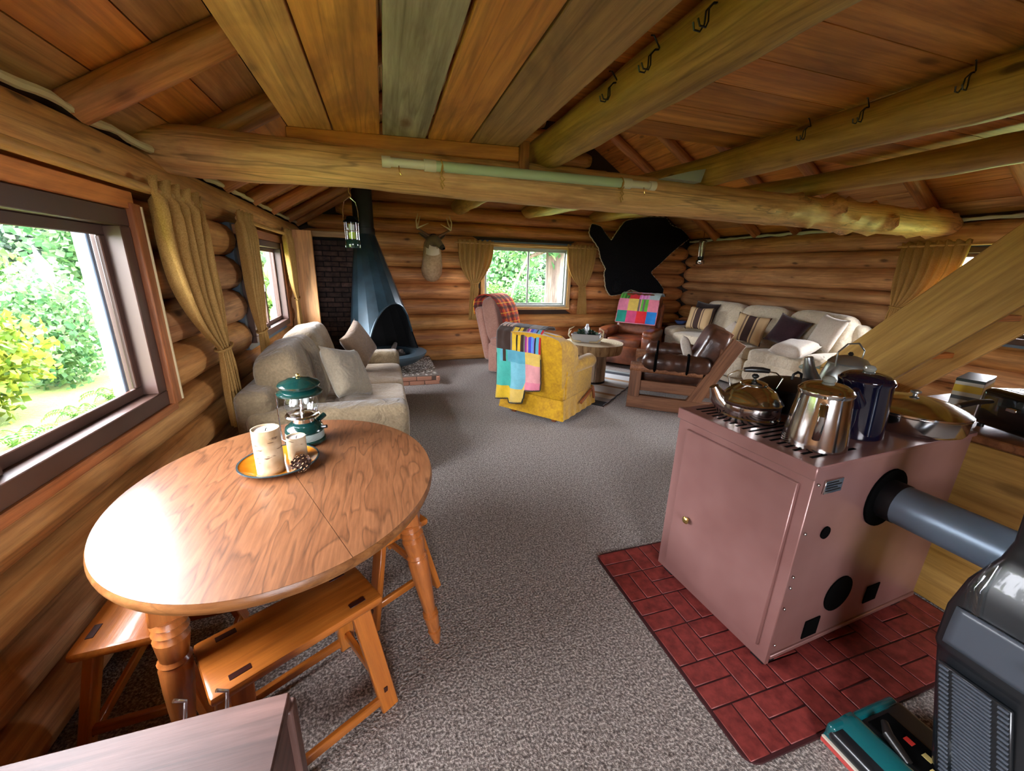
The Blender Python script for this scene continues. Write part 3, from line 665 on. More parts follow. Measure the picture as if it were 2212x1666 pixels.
for i in range(64):
    t = (i+.5)/64; z = 1-2*t; a = i*2.39996; d = Vector((sqrt(1-z*z)*cos(a), z, sqrt(1-z*z)*sin(a))); p = Vector((d.x*.026, d.y*.034, d.z*.021)); u = d.orthogonal().normalized(); w = d.cross(u)
    g.cur = 0; g.add([p-u*.006, p+u*.006, p+d*.012+u*.005, p+d*.012-u*.005, p+d*.004+w*.003], [(0, 1, 2, 3), (0, 1, 4)]); g.cur = 1; g.add([p+d*.012+u*.005, p+d*.012-u*.005, p+d*.0135-u*.004+w*.003, p+d*.0135+u*.004+w*.003], [(0, 1, 2, 3)])
g.build('scales', ['cone_brown', 'cone_tip'], pc, smooth=0)['kind'] = 'stuff'
plain('bakelite0', (24, 22, 20), .35)
plain('lantern_green', (9, 46, 42), .18, 0, Coat_Weight=.7)
def camp_lantern(label, x, y, z, s=1):
    L = thing('camping_lantern', label, 'lantern', (x, y, z)); L.scale = (s, s, s)
    ft = G().lathe([(.07, 0), (.082, .006), (.082, .016), (.076, .02), (.076, .055), (.079, .06), (.074, .078), (.055, .092), (.045, .098)], 36).build('fuel_tank', 'lantern_green', L)
    G().lathe([(.0765, .022), (.0772, .024), (.0772, .052), (.0765, .054)], 36, ring=True).build('printed_band', 'label_band', ft)
    G().lathe([(.043, .09), (.043, .128), (.03, .13)], 28).build('burner_collar', 'chrome', L)
    G().lathe([(.066, .124), (.07, .128), (.066, .134), (.05, .130)], 30, ring=True).build('globe_rest', 'chrome', L)
    g = G(); g.grid(lambda u, v: ((.056+.012*sin(pi*min(1, v*1.1)))*cos(2*pi*u), (.056+.012*sin(pi*min(1, v*1.1)))*sin(2*pi*u), .132+.094*v), 36, 8, cu=True); g.build('glass_globe', 'clear_glass', L)
    G().lathe([(.008, .12), (.008, .235)], 12).build('burner_tube', 'chrome', L)
    for sx in (-1, 1): G().sell((sx*.021, 0, .195), (.012, .012, .022), .9, .9, 12, 8).build('mantle', 'white_trim', L)
    vt = G().lathe([(.07, .222), (.088, .226), (.09, .234), (.078, .244), (.064, .25), (.064, .256), (.08, .26), (.084, .268), (.076, .278), (.05, .288), (.045, .292), (.02, .297), (.006, .298)], 36).build('ventilator', 'lantern_green', L)
    G().sell((0, 0, .305), (.009, .009, .009), 1, 1, 12, 8).build('top_nut', 'brass', vt)
    G().tube([(-.092, 0, .236), (-.094, 0, .14), (-.085, -.03, .03), (-.06, -.06, .03)], .0025, 6).build('bail_wire', 'chrome', L)
    G().tube([(.07, -.02, .07), (.095, -.03, .075)], .008, 8).build('valve_knob', 'bakelite0', ft)
    G().tube([(.05, .05, .08), (.075, .075, .095)], .012, 10).build('filler_cap', 'lantern_green', ft)
    return L
q = N('label_band'); v = q.coords((1, 1, 1), False); sp_ = q.n('SeparateXYZ'); q.l(v, sp_.inputs[0]); ww = q.n('TexWave'); ww.inputs['Scale'].default_value = 60; ww.bands_direction = 'Z'; q.l(v, ww.inputs['Vector'])
q.l(q.ramp(ww.outputs['Fac'], [(.3, srgb((70, 96, 90))), (.6, srgb((176, 186, 180)))]), q.b.inputs['Base Color']); q.set(Roughness=.4)
camp_lantern('dark green camping lantern with glass globe standing on the dining table', -.405, 1.965, TZ, 1.08)

# ---------------------------------------------------------------- plank bin in the corner
bx = thing('plank_chest', 'rough dark plank chest with hinged lid near the pine stool', 'chest', (0, 0, 0))
M, L = frame((-1.05, .62, .6), (-.265, .62, .6)); g = G(); g.rbox(0, L, -.175, .175, -.03, 0, .004, 1); g.build('lid', 'dark_plank', bx, M)
for yy_ in (.46, .78): bar('side_board', (-1.03, yy_, .295), (-.282, yy_, .295), .02, .55, 'dark_plank', bx)
for xx_ in (-1.03, -.282): bar('end_board', (xx_, .46, .295), (xx_, .78, .295), .02, .55, 'dark_plank', bx)
bar('floor_board', (-1.03, .62, .012), (-.282, .62, .012), .32, .02, 'dark_plank', bx)
bar('corner_batten', (-.268, .785, .0), (-.268, .785, .57), .04, .02, 'dark_plank', bx, up=(1, 0, 0))
for xx_ in (-.40, -.48):
    G().tube([(xx_, .792, .56), (xx_, .815, .575), (xx_, .83, .605), (xx_-.015, .82, .625)], .004, 8).build('hook', 'chrome', bx)
# ---------------------------------------------------------------- curtains
q = N('burlap'); v = q.coords((1, 1, 1)); a = q.noise(v, 180, 2); b_ = q.noise(v, 4, 3)
rp = q.mix(.4, q.ramp(a, [(.3, srgb((150, 112, 58))), (.7, srgb((210, 170, 106)))]), q.ramp(b_, [(.3, srgb((170, 130, 70))), (.7, srgb((210, 170, 102)))]))
q.l(rp, q.b.inputs['Base Color']); q.set(Roughness=.9, Specular_IOR_Level=.1); q.bump(a, .4, .003)
tl = q.n('BsdfTranslucent'); q.l(rp, tl.inputs[0]); mx = q.n('MixShader'); mx.inputs[0].default_value = .25; q.l(q.b.outputs[0], mx.inputs[1]); q.l(tl.outputs[0], mx.inputs[2]); q.l(mx.outputs[0], q.t.nodes['Material Output'].inputs[0])
def curtain(label, origin, axis, out, u0, u1, zt, ztie, zb, uc, wt, ub, wb, folds=7, amp=.03, d0=.075, grp='burlap curtains'):
    # axis: unit vector along the wall, out: unit vector into the room
    A, O = Vector(axis), Vector(out)
    c = thing('burlap_curtain', label, 'curtain', Vector(origin)+A*((u0+u1)/2)+Vector((0, 0, zb)), 0, grp)
    org = Vector(origin)-c.location; Hh = zt-zb; tt = (zt-ztie)/Hh
    def f(u, v):
        z = zt-Hh*v
        if v < tt:
            k = v/tt; e = k**2.6; e2 = k**3.2; lo = u0+(uc-wt/2-u0)*e2; hi = u1+(uc+wt/2-u1)*e
        else:
            k = (v-tt)/(1-tt); e = k**.7; lo = (uc-wt/2)+((ub-wb/2)-(uc-wt/2))*e; hi = (uc+wt/2)+((ub+wb/2)-(uc+wt/2))*e
        s = lo+(hi-lo)*u
        am = amp*min(1, max(.35, (hi-lo)/(u1-u0)*1.1)); near_rod = max(0, 1-abs(z-(zt-.05))/.03)
        if near_rod: am *= 1-.6*near_rod
        ff = folds*(2 if v < .06 else 1)
        w = d0+am*sin(2*pi*folds*u+.6*sin(3*v))*(1 if v > .05 else .6)+.012*noise.noise(Vector((u*9, v*4, u0)))+(.006*sin(2*pi*folds*2.3*u) if v < .1 else 0)
        return org+A*s+O*w+Vector((0, 0, z+(.012*sin(2*pi*folds*u) if v < .02 else 0)))
    g = G(); g.grid(f, folds*9, 44); g.build('panel', 'burlap', c, smooth=80, solid=.004)
    P = [org+A*(uc+(wt/2+.012)*cos(t*2*pi/20))+O*(d0+(amp*.55+.012)*sin(t*2*pi/20))+Vector((0, 0, ztie+.012*cos(t*2*pi/20))) for t in range(20)]
    g = G(); g.tube(P, .008, 7, loop=True); g.build('tieback', 'burlap', c)
    return c
def rod(label, p0, p1, r=.014, mat_='casing_pine'):
    M, L = frame(p0, p1); g = G(); g.tube([(0, 0, 0), (L, 0, 0)], r, 12); o = g.build('curtain_rod', mat_, None, M); return tag(o, label, 'curtain rod')
Yx, Xx = (0, 1, 0), (1, 0, 0)
rod('long pale wooden curtain pole over the large brown window', (XL+.085, .4, 1.87), (XL+.085, 3.0, 1.87), .022)
curtain('long burlap curtain tied beside the large brown window', (XL, 0, 0), Yx, Xx, 2.44, 3.02, 1.925, 1.02, .49, 2.98, .17, 3.02, .26, 5, .05, .10)
rod('short wooden curtain pole over the small brown window', (XL+.085, 3.72, 1.875), (XL+.085, 5.6, 1.875), .018)
curtain('burlap curtain tied between the two brown windows', (XL, 0, 0), Yx, Xx, 3.66, 4.06, 1.925, 1.0, .47, 3.86, .16, 3.9, .24, 5, .04, .10)
curtain('burlap curtain tied against the upright pine board', (XL, 0, 0), Yx, Xx, 5.22, 5.6, 1.925, 1.15, .62, 5.5, .13, 5.48, .2, 6, .026, .095)
rod('thin wooden curtain pole over the back window', (1.12, YB-.085, 1.955), (3.75, YB-.085, 1.955), .012)
curtain('burlap curtain on the deer side of the back window', (0, YB, 0), Xx, (0, -1, 0), 1.17, 1.76, 2.0, 1.32, .72, 1.44, .13, 1.42, .17, 7, .025, .085)
curtain('burlap curtain on the bear skin side of the back window', (0, YB, 0), Xx, (0, -1, 0), 3.09, 3.66, 2.0, 1.3, .8, 3.43, .13, 3.46, .2, 7, .025, .085)
rod('thin wooden curtain pole on the sofa wall', (XR-.085, 1.2, 1.92), (XR-.085, 3.24, 1.92), .012)
curtain('burlap curtain gathered above the beige sofa end', (XR, 0, 0), Yx, (-1, 0, 0), 2.62, 3.2, 1.965, 1.25, .85, 3.08, .14, 3.08, .2, 7, .028, .085)

# ---------------------------------------------------------------- hearth and cone fireplace
q = N('pebble'); gi = q.n('NewGeometry'); q.l(q.ramp(gi.outputs['Random Per Island'], [(0, srgb((70, 62, 58))), (.4, srgb((128, 116, 106))), (.7, srgb((196, 188, 176))), (1, srgb((230, 226, 218)))]), q.b.inputs['Base Color']); q.set(Roughness=.5)
plain('hearth_brick', (172, 122, 98), .85)
ht = thing('hearth', 'low brick hearth with pebbled top under the cone fireplace', 'hearth', (0, 0, 0))
HX0, HX1, HY0, HY1 = -.98, .655, 5.33, 6.585
G().box(HX0, HX1-.03, HY0+.03, HY1, 0, .118).build('core', 'mortar', ht, smooth=0)
G().rbox(HX0, HX1-.005, HY0+.005, HY1, .117, .132, .004, 1).build('top_slab', 'mortar', ht)
g = G(); g.rbox(-.098, .098, -.02, .02, -.027, .027, .003, 1); hb = g.mesh('brick', 'hearth_brick')
for k in range(2):
    for i in range(9):
        x = HX1-.1-i*.205+(.1 if k else 0)
        if HX0+.05 < x < HX1-.05: link(hb, 'brick', ht, T(x, HY0+.02, .03+k*.061))
    for i in range(6): 
        y = HY0+.14+i*.205-(.1 if k else 0)
        link(hb, 'brick', ht, T(HX1-.02, y, .03+k*.061) @ RZ(90))
g = G(); rn = random.Random(5)
for i in range(1500):
    x, y = rn.uniform(-.1, HX1-.02), rn.uniform(HY0+.02, HY1-.02); s_ = rn.uniform(.008, .02); a = rn.random()*6
    P = [(x+s_*cos(a+t*1.2566)*rn.uniform(.8, 1.2), y+s_*sin(a+t*1.2566)*.8, .131) for t in range(5)]
    g.add(P+[(x, y, .131+s_*.55)], [(t, (t+1) % 5, 5) for t in range(5)])
o = g.build('pebbles', 'pebble', ht, smooth=0); o['kind'] = 'stuff'
q = N('hood_steel'); v = q.coords((1, 1, 1), False); q.l(q.ramp(q.noise(v, 3, 4), [(.3, srgb((26, 40, 46))), (.7, srgb((50, 70, 80)))]), q.b.inputs['Base Color']); q.set(Roughness=.3, Metallic=.35)
plain('bowl_steel', (84, 104, 116), .4, .4); plain('soot', (10, 10, 11), .9); plain('ash_log', (62, 52, 46), .9)
fx, fy = -.02, 5.86
cf = thing('cone_fireplace', 'tall dark blue faceted cone fireplace on a pebbled hearth', 'fireplace', (fx, fy, .13))
TCx, TCy, TZc = -.20, .30, 1.86     # top collar centre relative to the root
NF = 16; op = atan2(-.74, .67); RB_ = .50
def hood(inner=0):
    def f(u, v):
        k = int(round(u*NF*4)); seg, fr = divmod(k, 4); a0, a1 = 2*pi*seg/NF, 2*pi*(seg+1)/NF
        def pt(a, w):
            cx, cy = TCx*w, TCy*w; r = (RB_*(1-w)**1.0+.135*w)-inner; z = .24+(TZc-.24)*w
            return Vector((cx+r*cos(a), cy+r*sin(a), z))
        a = a0+(a1-a0)*fr/4; d = (a-op+pi) % (2*pi)-pi; half = 1.22
        lowz = 0 if abs(d) > half else .70*sqrt(max(0, 1-(d/half)**2))**1.0
        w0 = lowz/(TZc-.24); w = w0+(1-w0)*v
        return pt(a0, w).lerp(pt(a1, w), fr/4)
    return f
g = G(); g.grid(hood(), NF*4, 16, cu=True); g.build('hood', 'hood_steel', cf, smooth=8)
g = G(); g.grid(hood(.014), NF*4, 16, cu=True); g.build('hood_lining', 'soot', cf, smooth=8)
fh = hood(.007); P = []
for i in range(0, NF*4):
    u = i/(NF*4); a = 2*pi*u; d = (a-op+pi) % (2*pi)-pi
    if abs(d) < 1.215: P.append((d, fh(u, 0)))
P = [p for _, p in sorted(P, key=lambda t: t[0])]
g = G(); g.tube(P, .014, 8); g.build('opening_rim', 'hood_steel', cf)
G().lathe([(.12, .04), (.2, .045), (.42, .11), (.53, .19), (.56, .235), (.56, .248), (.40, .25), (.385, .23), (.3, .16), (.1, .12)], 40).build('fire_bowl', 'bowl_steel', cf)
G().lathe([(.0, 0), (.2, 0), (.2, .04), (.12, .05), (0, .05)], 24).build('pedestal', 'black_iron', cf)
M_ = T(TCx, TCy, 0)
G().lathe([(.142, TZc-.02), (.142, TZc+.06), (.135, TZc+.065)], 32, (TCx, TCy, 0)).build('collar', 'black_iron', cf)
G().lathe([(.132, TZc), (.132, 3.1)], 32, (TCx, TCy, 0)).build('flue_pipe', 'black_iron', cf)
for i, (a, l) in enumerate(((20, .3), (-35, .26), (80, .28))):
    d = Vector((cos(radians(a)), sin(radians(a)), .15)); c = Vector((.1, -.1, .2+.064*i)); g = G(); g.tube([c-d*l/2, c+d*l/2], [.035, .03], 9); tag(g.build('firewood', 'ash_log', None, T(fx, fy, .13)), ['charred firewood log at the bottom of the fire bowl', 'charred firewood log crossing in the fire bowl', 'charred firewood log on top in the fire bowl'][i], 'firewood', 'firewood in the cone fireplace')

# ---------------------------------------------------------------- deer mount
q = N('deer_fur'); v = q.coords((1, 1, 1), False); q.l(q.ramp(q.noise(v, 28, 4), [(.3, srgb((150, 120, 84))), (.7, srgb((186, 154, 116)))]), q.b.inputs['Base Color']); q.set(Roughness=.85); q.bump(q.noise(v, 90, 3), .5, .006)
plain('deer_face', (112, 92, 64), .85); plain('deer_white', (206, 188, 160), .85); plain('deer_dark', (56, 42, 30), .85); plain('antler', (212, 192, 150), .5); plain('antler_base', (120, 84, 54), .6); plain('eye', (8, 6, 5), .08)
dr = thing('deer_mount', 'mounted deer head with antlers hanging on the log wall', 'deer mount', (.74, YB-.03, 1.31))
path = [(-.0, .01, .17), (.0, -.06, .20), (.0, -.14, .27), (-.005, -.22, .38), (-.01, -.29, .49), (-.015, -.34, .575), (-.01, -.385, .625), (.01, -.425, .64), (.045, -.48, .615), (.075, -.525, .575), (.10, -.56, .54), (.115, -.585, .52), (.12, -.597, .512)]
rad = [(.15, .16), (.165, .175), (.16, .165), (.145, .15), (.135, .14), (.122, .125), (.10, .10), (.078, .082), (.062, .066), (.046, .05), (.04, .042), (.036, .035), (.02, .02)]
g = G(); g.tube(path, rad, 18, up=(0, -1, 0)); n0 = len(g.f)
cent = [sum((Vector(g.v[i]) for i in f), Vector())/len(f) for f in g.f]
for i, c in enumerate(cent):
    k = 0
    if c.z > .5 and c.y < -.40: k = 1
    if .46 < c.z < .545 and -.46 < c.y < -.28 and i // 18 in (4, 5, 6, 7): k = 2 if c.y < -.385 and c.z < .535 else 0
    if c.y < -.575: k = 3
    g.mi[i] = k
g.build('head_and_neck', ['deer_fur', 'deer_face', 'deer_white', 'deer_dark'], dr, smooth=80)
for sx, tip in ((-1, (-.21, -.36, .735)), (1, (.19, -.33, .73))):
    b0 = Vector((sx*.065, -.37, .655)); tp = Vector(tip); d = tp-b0; s2 = Vector((0, -.25, 1)).cross(d).normalized()
    g = G(); g.grid(lambda u, v: b0+d*v+(Vector((0, .6, .6))*(2*u-1)*.055*sin(pi*min(1, v*.92+.06))**.7)+Vector((0, -.028, .0))*(1-(2*u-1)**2)*-1, 8, 10); g.build('ear', 'deer_face', dr, smooth=80, solid=.008)
    G().sell((sx*.052+.022, -.462, .645), (.014, .014, .013), 1, 1, 10, 8).build('eye', 'eye', dr)
    A = [Vector((sx*.04, -.38, .68)), Vector((sx*.10, -.37, .72)), Vector((sx*.18, -.39, .765)), Vector((sx*.235, -.44, .79))]
    if sx > 0: A = [p+Vector((.02, 0, -.005)) for p in A]
    g = G(); g.tube(A, [.02, .017, .015, .013], 8); ab = g.build('antler_beam', 'antler_base', dr)
    e = A[-1]
    for tips in ([e, e+Vector((-sx*-.01, -.02, .1)), e+Vector((-sx*.02, .0, .2))], [e, e+Vector((-sx*.03, .03, .09)), e+Vector((-sx*.055, .05, .175))], [e, e+Vector((-sx*.07, -.06, .03)), e+Vector((-sx*.16, -.08, .07))]):
        g = G(); g.tube(tips, [.0125, .0095, .003], 7); g.build('tine', 'antler', ab)
G().sell((.125, -.6, .517), (.02, .012, .014), .8, .8, 10, 8).build('nose', 'black', dr)
G().sell((.0, -.405, .70), (.05, .045, .03), .9, .9, 12, 8).build('forehead_tuft', 'deer_dark', dr)

# ---------------------------------------------------------------- bear skin
q = N('bear_fur'); v = q.coords((1, 1, 1), False); q.l(q.ramp(q.noise(v, 40, 3), [(.3, (.0015, .0015, .002, 1)), (.7, (.007, .007, .008, 1))]), q.b.inputs['Base Color']); q.set(Roughness=.75, Sheen_Weight=.04, Specular_IOR_Level=.12); q.bump(q.noise(v, 70, 3), .8, .01)
bp = [(3.46, 2.19), (3.49, 2.35), (3.66, 2.32), (3.78, 2.2), (3.9, 2.1), (3.98, 2.22), (4.16, 2.44), (4.61, 2.53), (4.98, 2.54), (5.12, 2.42), (5.36, 2.36), (5.56, 2.22), (5.44, 2.13), (5.21, 1.95), (4.98, 1.74), (4.8, 1.58), (4.98, 1.42), (5.13, 1.27), (5.1, 1.17), (4.76, 1.17), (4.41, 1.26), (4.22, 1.18), (3.99, 1.15), (3.88, 1.28), (3.82, 1.54), (3.84, 1.62), (3.73, 1.78), (3.66, 1.97)]
def smooth_loop(pts, k=5):
    out = []; n = len(pts); V = [Vector(p) for p in pts]
    for i in range(n):
        p0, p1, p2, p3 = V[i-1], V[i], V[(i+1) % n], V[(i+2) % n]
        for j in range(k):
            t = j/k; out.append(p1.lerp(p2, t)*.55+.45*(.5*((2*p1)+(-p0+p2)*t+(2*p0-5*p1+4*p2-p3)*t*t+(-p0+3*p1-3*p2+p3)*t**3)))
    return out
bs = thing('bear_skin', 'black bear skin with pale scalloped edging pinned to the log wall', 'bear skin', (4.5, 6.58, 1.16))
lp = [p-Vector((4.5, 1.16)) for p in smooth_loop(bp, 6)]
cc = Vector((-.02, .78)); ln_ = len(lp)
g = G(); g.poly([(p.x, p.y) for p in lp], 0, .03); g.build('hide', 'bear_fur', bs, smooth=30)
ed = []
for i, p in enumerate(lp):
    nrm_ = (lp[(i+1) % ln_]-lp[i-1]); nrm_ = Vector((nrm_.y, -nrm_.x)).normalized(); s_ = -1
    ed.append((p.x+nrm_.x*s_*.012*(1 if i % 2 else -.3), .018, p.y+nrm_.y*s_*.012*(1 if i % 2 else -.3)))
plain('felt', (196, 180, 146), .9)
G().tube(ed, .010, 6, loop=True).build('edging', 'felt', bs)
G().sell((-.42, -.015, .16), (.09, .05, .11), .9, .9, 14, 10).build('muzzle', 'bear_fur', bs)
# ---------------------------------------------------------------- upholstery
fabric('tan_suede', (150, 132, 102), (112, 96, 72), wrinkle=.55); fabric('tan_light', (182, 162, 134), (146, 126, 100), wrinkle=.4); fabric('pillow_grey', (150, 138, 116), (118, 106, 88), wrinkle=.4); fabric('pillow_brown', (140, 116, 92), (108, 88, 70), wrinkle=.35)
fabric('yellow_velvet', (214, 166, 10), (160, 112, 4), 40, .7, .3, 9, .6); fabric('pink_velour', (186, 140, 122), (146, 104, 90), 60, .8, .2, 3, .5); fabric('beige_suede', (216, 203, 178), (182, 168, 142), 50, .85, .25, 4, .4, .45)
leather('brown_leather', (150, 82, 46), (72, 36, 22)); leather('dark_leather', (92, 58, 42), (40, 24, 18))
wood('rocker_wood', (110, 58, 28), (160, 92, 50), .1, .4)
def part(root, name, mat_, g, M=None, smooth=60): return g.build(name, mat_, root, M, smooth)
def cush(root, name, mat_, c, a, e=.35, e2=.3, rot=None, nz=.02, seed=0):
    g = G(); g.sell((0, 0, 0), a, e, e2, 36, 18, None, nz, seed); M = T(*c)
    if rot: M = M @ rot
    return g.build(name, mat_, root, M, 80)

# local frame of every seat: front is -Y, width along X, base on z = 0
def loveseat():
    r = thing('loveseat', 'tan slipcovered loveseat under the small brown window', 'sofa', (-.45, 3.87, 0), radians(90))
    W, D = 2.2, 1.14
    g = G(); g.rbox(-W/2+.04, W/2-.04, -D/2+.02, D/2-.06, .05, .32, .03, 3); part(r, 'base', 'tan_suede', g)
    def skirt(u, v):
        # skirt hanging round the front and both ends
        L1, L2 = D-.04, W-.04; t = u*(2*L1+L2); w = .012*sin(t*24)*v
        if t < L1: x, y = -L2/2-w-.02*v, D/2-.04-t
        elif t < L1+L2: x, y = -L2/2+(t-L1), -D/2+.01-w-.02*v
        else: x, y = L2/2+w+.02*v, -D/2+(t-L1-L2)
        return (x, y, .33-.325*v)
    g = G(); g.grid(skirt, 120, 6); part(r, 'skirt', 'tan_suede', g)
    for sx in (-1, 1):
        g = G(); g.rbox(sx*W/2-(.24 if sx > 0 else 0), sx*W/2+(.24 if sx < 0 else 0), -D/2, D/2-.1, .3, .6, .06, 4); part(r, 'arm', 'tan_suede', g)
    g = G(); g.rbox(-W/2+.05, W/2-.05, D/2-.26, D/2-.03, .3, .74, .07, 4); part(r, 'back_frame', 'tan_suede', g)
    for sx in (-1, 1):
        cush(r, 'seat_cushion', 'tan_light', (sx*.43, -.13, .39), (.43, .45, .095), .3, .22, None, .015, sx)
        cush(r, 'back_cushion', 'tan_suede', (sx*.42, .27, .67), (.45, .17, .31), .55, .35, RX(-14), .05, sx+3)
    return r
loveseat()
def throw_pillow(label, loc, w, h, t, rz, tilt, mat_, roll=0, name='throw_pillow', grp=None):
    o = G().pillow(w, h, t, 14).build(name, mat_, None, T(*loc) @ RZ(rz) @ RX(tilt) @ RY(roll), 80); return tag(o, label, 'pillow', grp)
throw_pillow('greenish tan throw pillow tilted against the loveseat arm', (-.33, 3.38, .715), .45, .44, .16, 66, -28, 'pillow_grey', 16)
throw_pillow('brown throw pillow tilted on the fireplace end of the loveseat', (-.29, 4.42, .75), .44, .42, .15, 62, -22, 'pillow_brown', -24)

def patch_drape(name, label, root_loc, rz, width, prof, cols, rows, palette, stripes=None, border=None, cat='blanket', wav=.012, hem=None):
    # a knitted blanket following prof: list of (y, z) in the seat's own frame; patches are coloured squares
    b = thing(name, label, cat, root_loc, rz)
    P = [Vector(p) for p in prof]; acc = [0]
    for a_, c_ in zip(P[:-1], P[1:]): acc.append(acc[-1]+(c_-a_).length)
    def at(s_):
        s_ *= acc[-1]
        for i in range(len(P)-1):
            if s_ <= acc[i+1]+1e-9:
                f = (s_-acc[i])/max(1e-9, acc[i+1]-acc[i]); return P[i].lerp(P[i+1], f)
        return P[-1]
    mats = []; idx = {}
    def mid(c):
        if c not in idx:
            idx[c] = len(mats); nm = 'knit_%d_%d_%d' % c
            if nm not in MATS: fabric(nm, c, tuple(int(k*.82) for k in c), 220, .95, .4, 12, .4)
            mats.append(nm)
        return idx[c]
    NS = 10
    def matfn(u, v):
        ci, ri = min(cols-1, int(u*cols)), min(rows-1, int(v*rows)); p = palette[ri][ci]
        if isinstance(p, list): return mid(p[int((u*cols-ci)*len(p)) % len(p)])
        return mid(p)
    for row in palette:
        for p in row:
            for c in (p if isinstance(p, list) else [p]): mid(c)
    x0, x1 = width
    def f(u, v):
        p = at(v); w = wav*sin(u*17+v*3)*min(1, 1.5*abs(v-.2))+.006*noise.noise(Vector((u*12, v*12, 1)))
        t = (at(min(1, v+.02))-at(max(0, v-.02))); nn = Vector((t.y, -t.x)).normalized()
        q_ = p+nn*w; ext = 1+(.04*v)
        dz = hem(u)*max(0, v-.7)/.3 if hem else 0
        return ((x0+x1)/2+(u-.5)*(x1-x0)*ext, q_.x, q_.y+dz)
    g = G(); g.grid(f, cols*NS, rows*8, matfn=matfn); g.build('knit_panel', mats, b, smooth=80, solid=.012)
    if border:
        fabric('knit_border', border, None, 200, .95)
        pts = [f(t/60, 1) for t in range(61)]
        pts = [(p[0], p[1], p[2]-.008+.006*(i % 2)) for i, p in enumerate(pts)]
        G().tube(pts, .009, 6).build('border', 'knit_border', b)
        for uu in (0, 1):
            G().tube([f(uu, .55+.45*t/30) for t in range(31)], .008, 6).build('border', 'knit_border', b)
    return b

# ---------------------------------------------------------------- yellow armchair
YC = (1.74, 4.03, 0); YR = radians(128)
ya = thing('yellow_armchair', 'mustard yellow wingback rocker armchair seen from behind', 'armchair', YC, YR)
g = G(); g.rbox(-.36, .36, -.36, .34, .2, .40, .03, 3); part(ya, 'base', 'yellow_velvet', g)
def sk(u, v):
    L1, L2 = .76, .78; per = 2*L1+2*L2; t = u*per; o_ = .035*v
    c = [(-L1/2, -L2/2), (L1/2, -L2/2), (L1/2, L2/2), (-L1/2, L2/2)]; l = [L1, L2, L1, L2]; i = 0
    while i < 3 and t > l[i]: t -= l[i]; i += 1
    a_, b_ = Vector(c[i]), Vector(c[(i+1) % 4]); p = a_.lerp(b_, min(1, t/l[i])); k = 1+o_*2.2; w = .006*sin(u*150)*v
    return (p.x*k+w, p.y*k-.01, .27-.21*v)
g = G(); g.grid(sk, 128, 5, cu=True); part(ya, 'skirt', 'yellow_velvet', g)
cush(ya, 'seat_cushion', 'yellow_velvet', (0, -.08, .44), (.27, .33, .08), .3, .25)
def yback(u, v):
    # closed cross-section swept up: back slab with wings curling forward
    z = .33+.62*v; lean = .05+.13*v; hw = .37+.03*v-.04*max(0, v-.85)/.15*(1 if v > .85 else 0)
    path = [(-hw, -.17+.06*v), (-hw-.01, .0), (-hw+.03, .18), (-.15, .22), (.15, .22), (hw-.03, .18), (hw+.01, .0), (hw, -.17+.06*v), (hw-.075, -.15+.06*v), (hw-.09, .0), (hw-.12, .08), (.12, .11), (-.12, .11), (-hw+.12, .08), (-hw+.09, .0), (-hw+.075, -.15+.06*v)]
    t = u*len(path); i = int(t) % len(path); a_, b_ = Vector(path[i]), Vector(path[(i+1) % len(path)]); p = a_.lerp(b_, t-int(t))
    wing = abs(p.x)/hw if hw else 0; drop = .10*max(0, -p.y/.2)*v**3
    return (p.x, p.y+.10+lean, z-drop-.06*v**6*(abs(p.x)/hw)**3)
g = G(); g.grid(yback, 64, 18, cu=True)
n_ = len(g.v)
top = [g.v[18*64+i] for i in range(64)]
g.v.append((0, .33, .965)); g.f += [(18*64+i, 18*64+(i+1) % 64, n_) for i in range(64)]; g.mi += [0]*64
part(ya, 'backrest', 'yellow_velvet', g)
for sx in (-1, 1):
    g = G(); g.rbox(sx*.31-.065, sx*.31+.065, -.36, .30, .24, .53, .03, 3); part(ya, 'arm_panel', 'yellow_velvet', g)
    g = G(); P = [(sx*.325, .30, .545), (sx*.325, .1, .565), (sx*.325, -.15, .575), (sx*.325, -.33, .575), (sx*.325, -.39, .565), (sx*.325, -.415, .55)]
    g.tube(P, [.055, .07, .08, .085, .07, .03], 16); part(ya, 'arm_roll', 'yellow_velvet', g)
    for sy in (-.22, .26): bar('rocker_foot', (sx*.26, sy-.07, .03), (sx*.26, sy+.07, .03), .05, .058, 'rocker_wood', ya)
bar('recline_lever', (-.405, -.30, .25), (-.425, .02, .17), .022, .035, 'rocker_wood', ya); bar('lever_handle', (-.415, -.3, .29), (-.43, -.33, .14), .02, .03, 'rocker_wood', ya)
DB, BK, YL, TQ, BL, PK, RD, GY, PP, NV, LT = (58, 38, 28), (26, 16, 14), (226, 186, 40), (70, 178, 160), (92, 168, 186), (226, 156, 156), (206, 40, 44), (120, 108, 100), (166, 44, 140), (70, 70, 190), (226, 190, 92)
pal = [[DB, GY, DB], [[(200, 160, 140), DB]*4, BK, [GY, GY, BK]], [DB, [GY, YL, YL, BK, YL, YL, DB, GY], [PP, PK, NV, (90, 150, 220), (120, 120, 200), BK, BL, RD]], [[TQ, TQ, BL, DB, TQ, BL], BL, LT], [TQ, (120, 190, 204), PK], [TQ, (120, 190, 204), PK], [YL, LT, (226, 130, 150)]]
ybp = [(.19, .955), (.22, .985), (.33, 1.005), (.42, .985), (.485, .93), (.49, .85), (.485, .72), (.475, .6), (.47, .45), (.475, .33), (.485, .23)]
patch_drape('crochet_afghan', 'patchwork crochet afghan hanging over the yellow armchair back', YC, YR, (.39, -.15), ybp, 3, 8, pal[:2]+[pal[2]]+pal[2:], border=(60, 52, 30), cat='blanket', hem=lambda u: .10*(u-.5)+(.09 if u > .66 else 0)+(-.05 if .3 < u < .62 else 0))

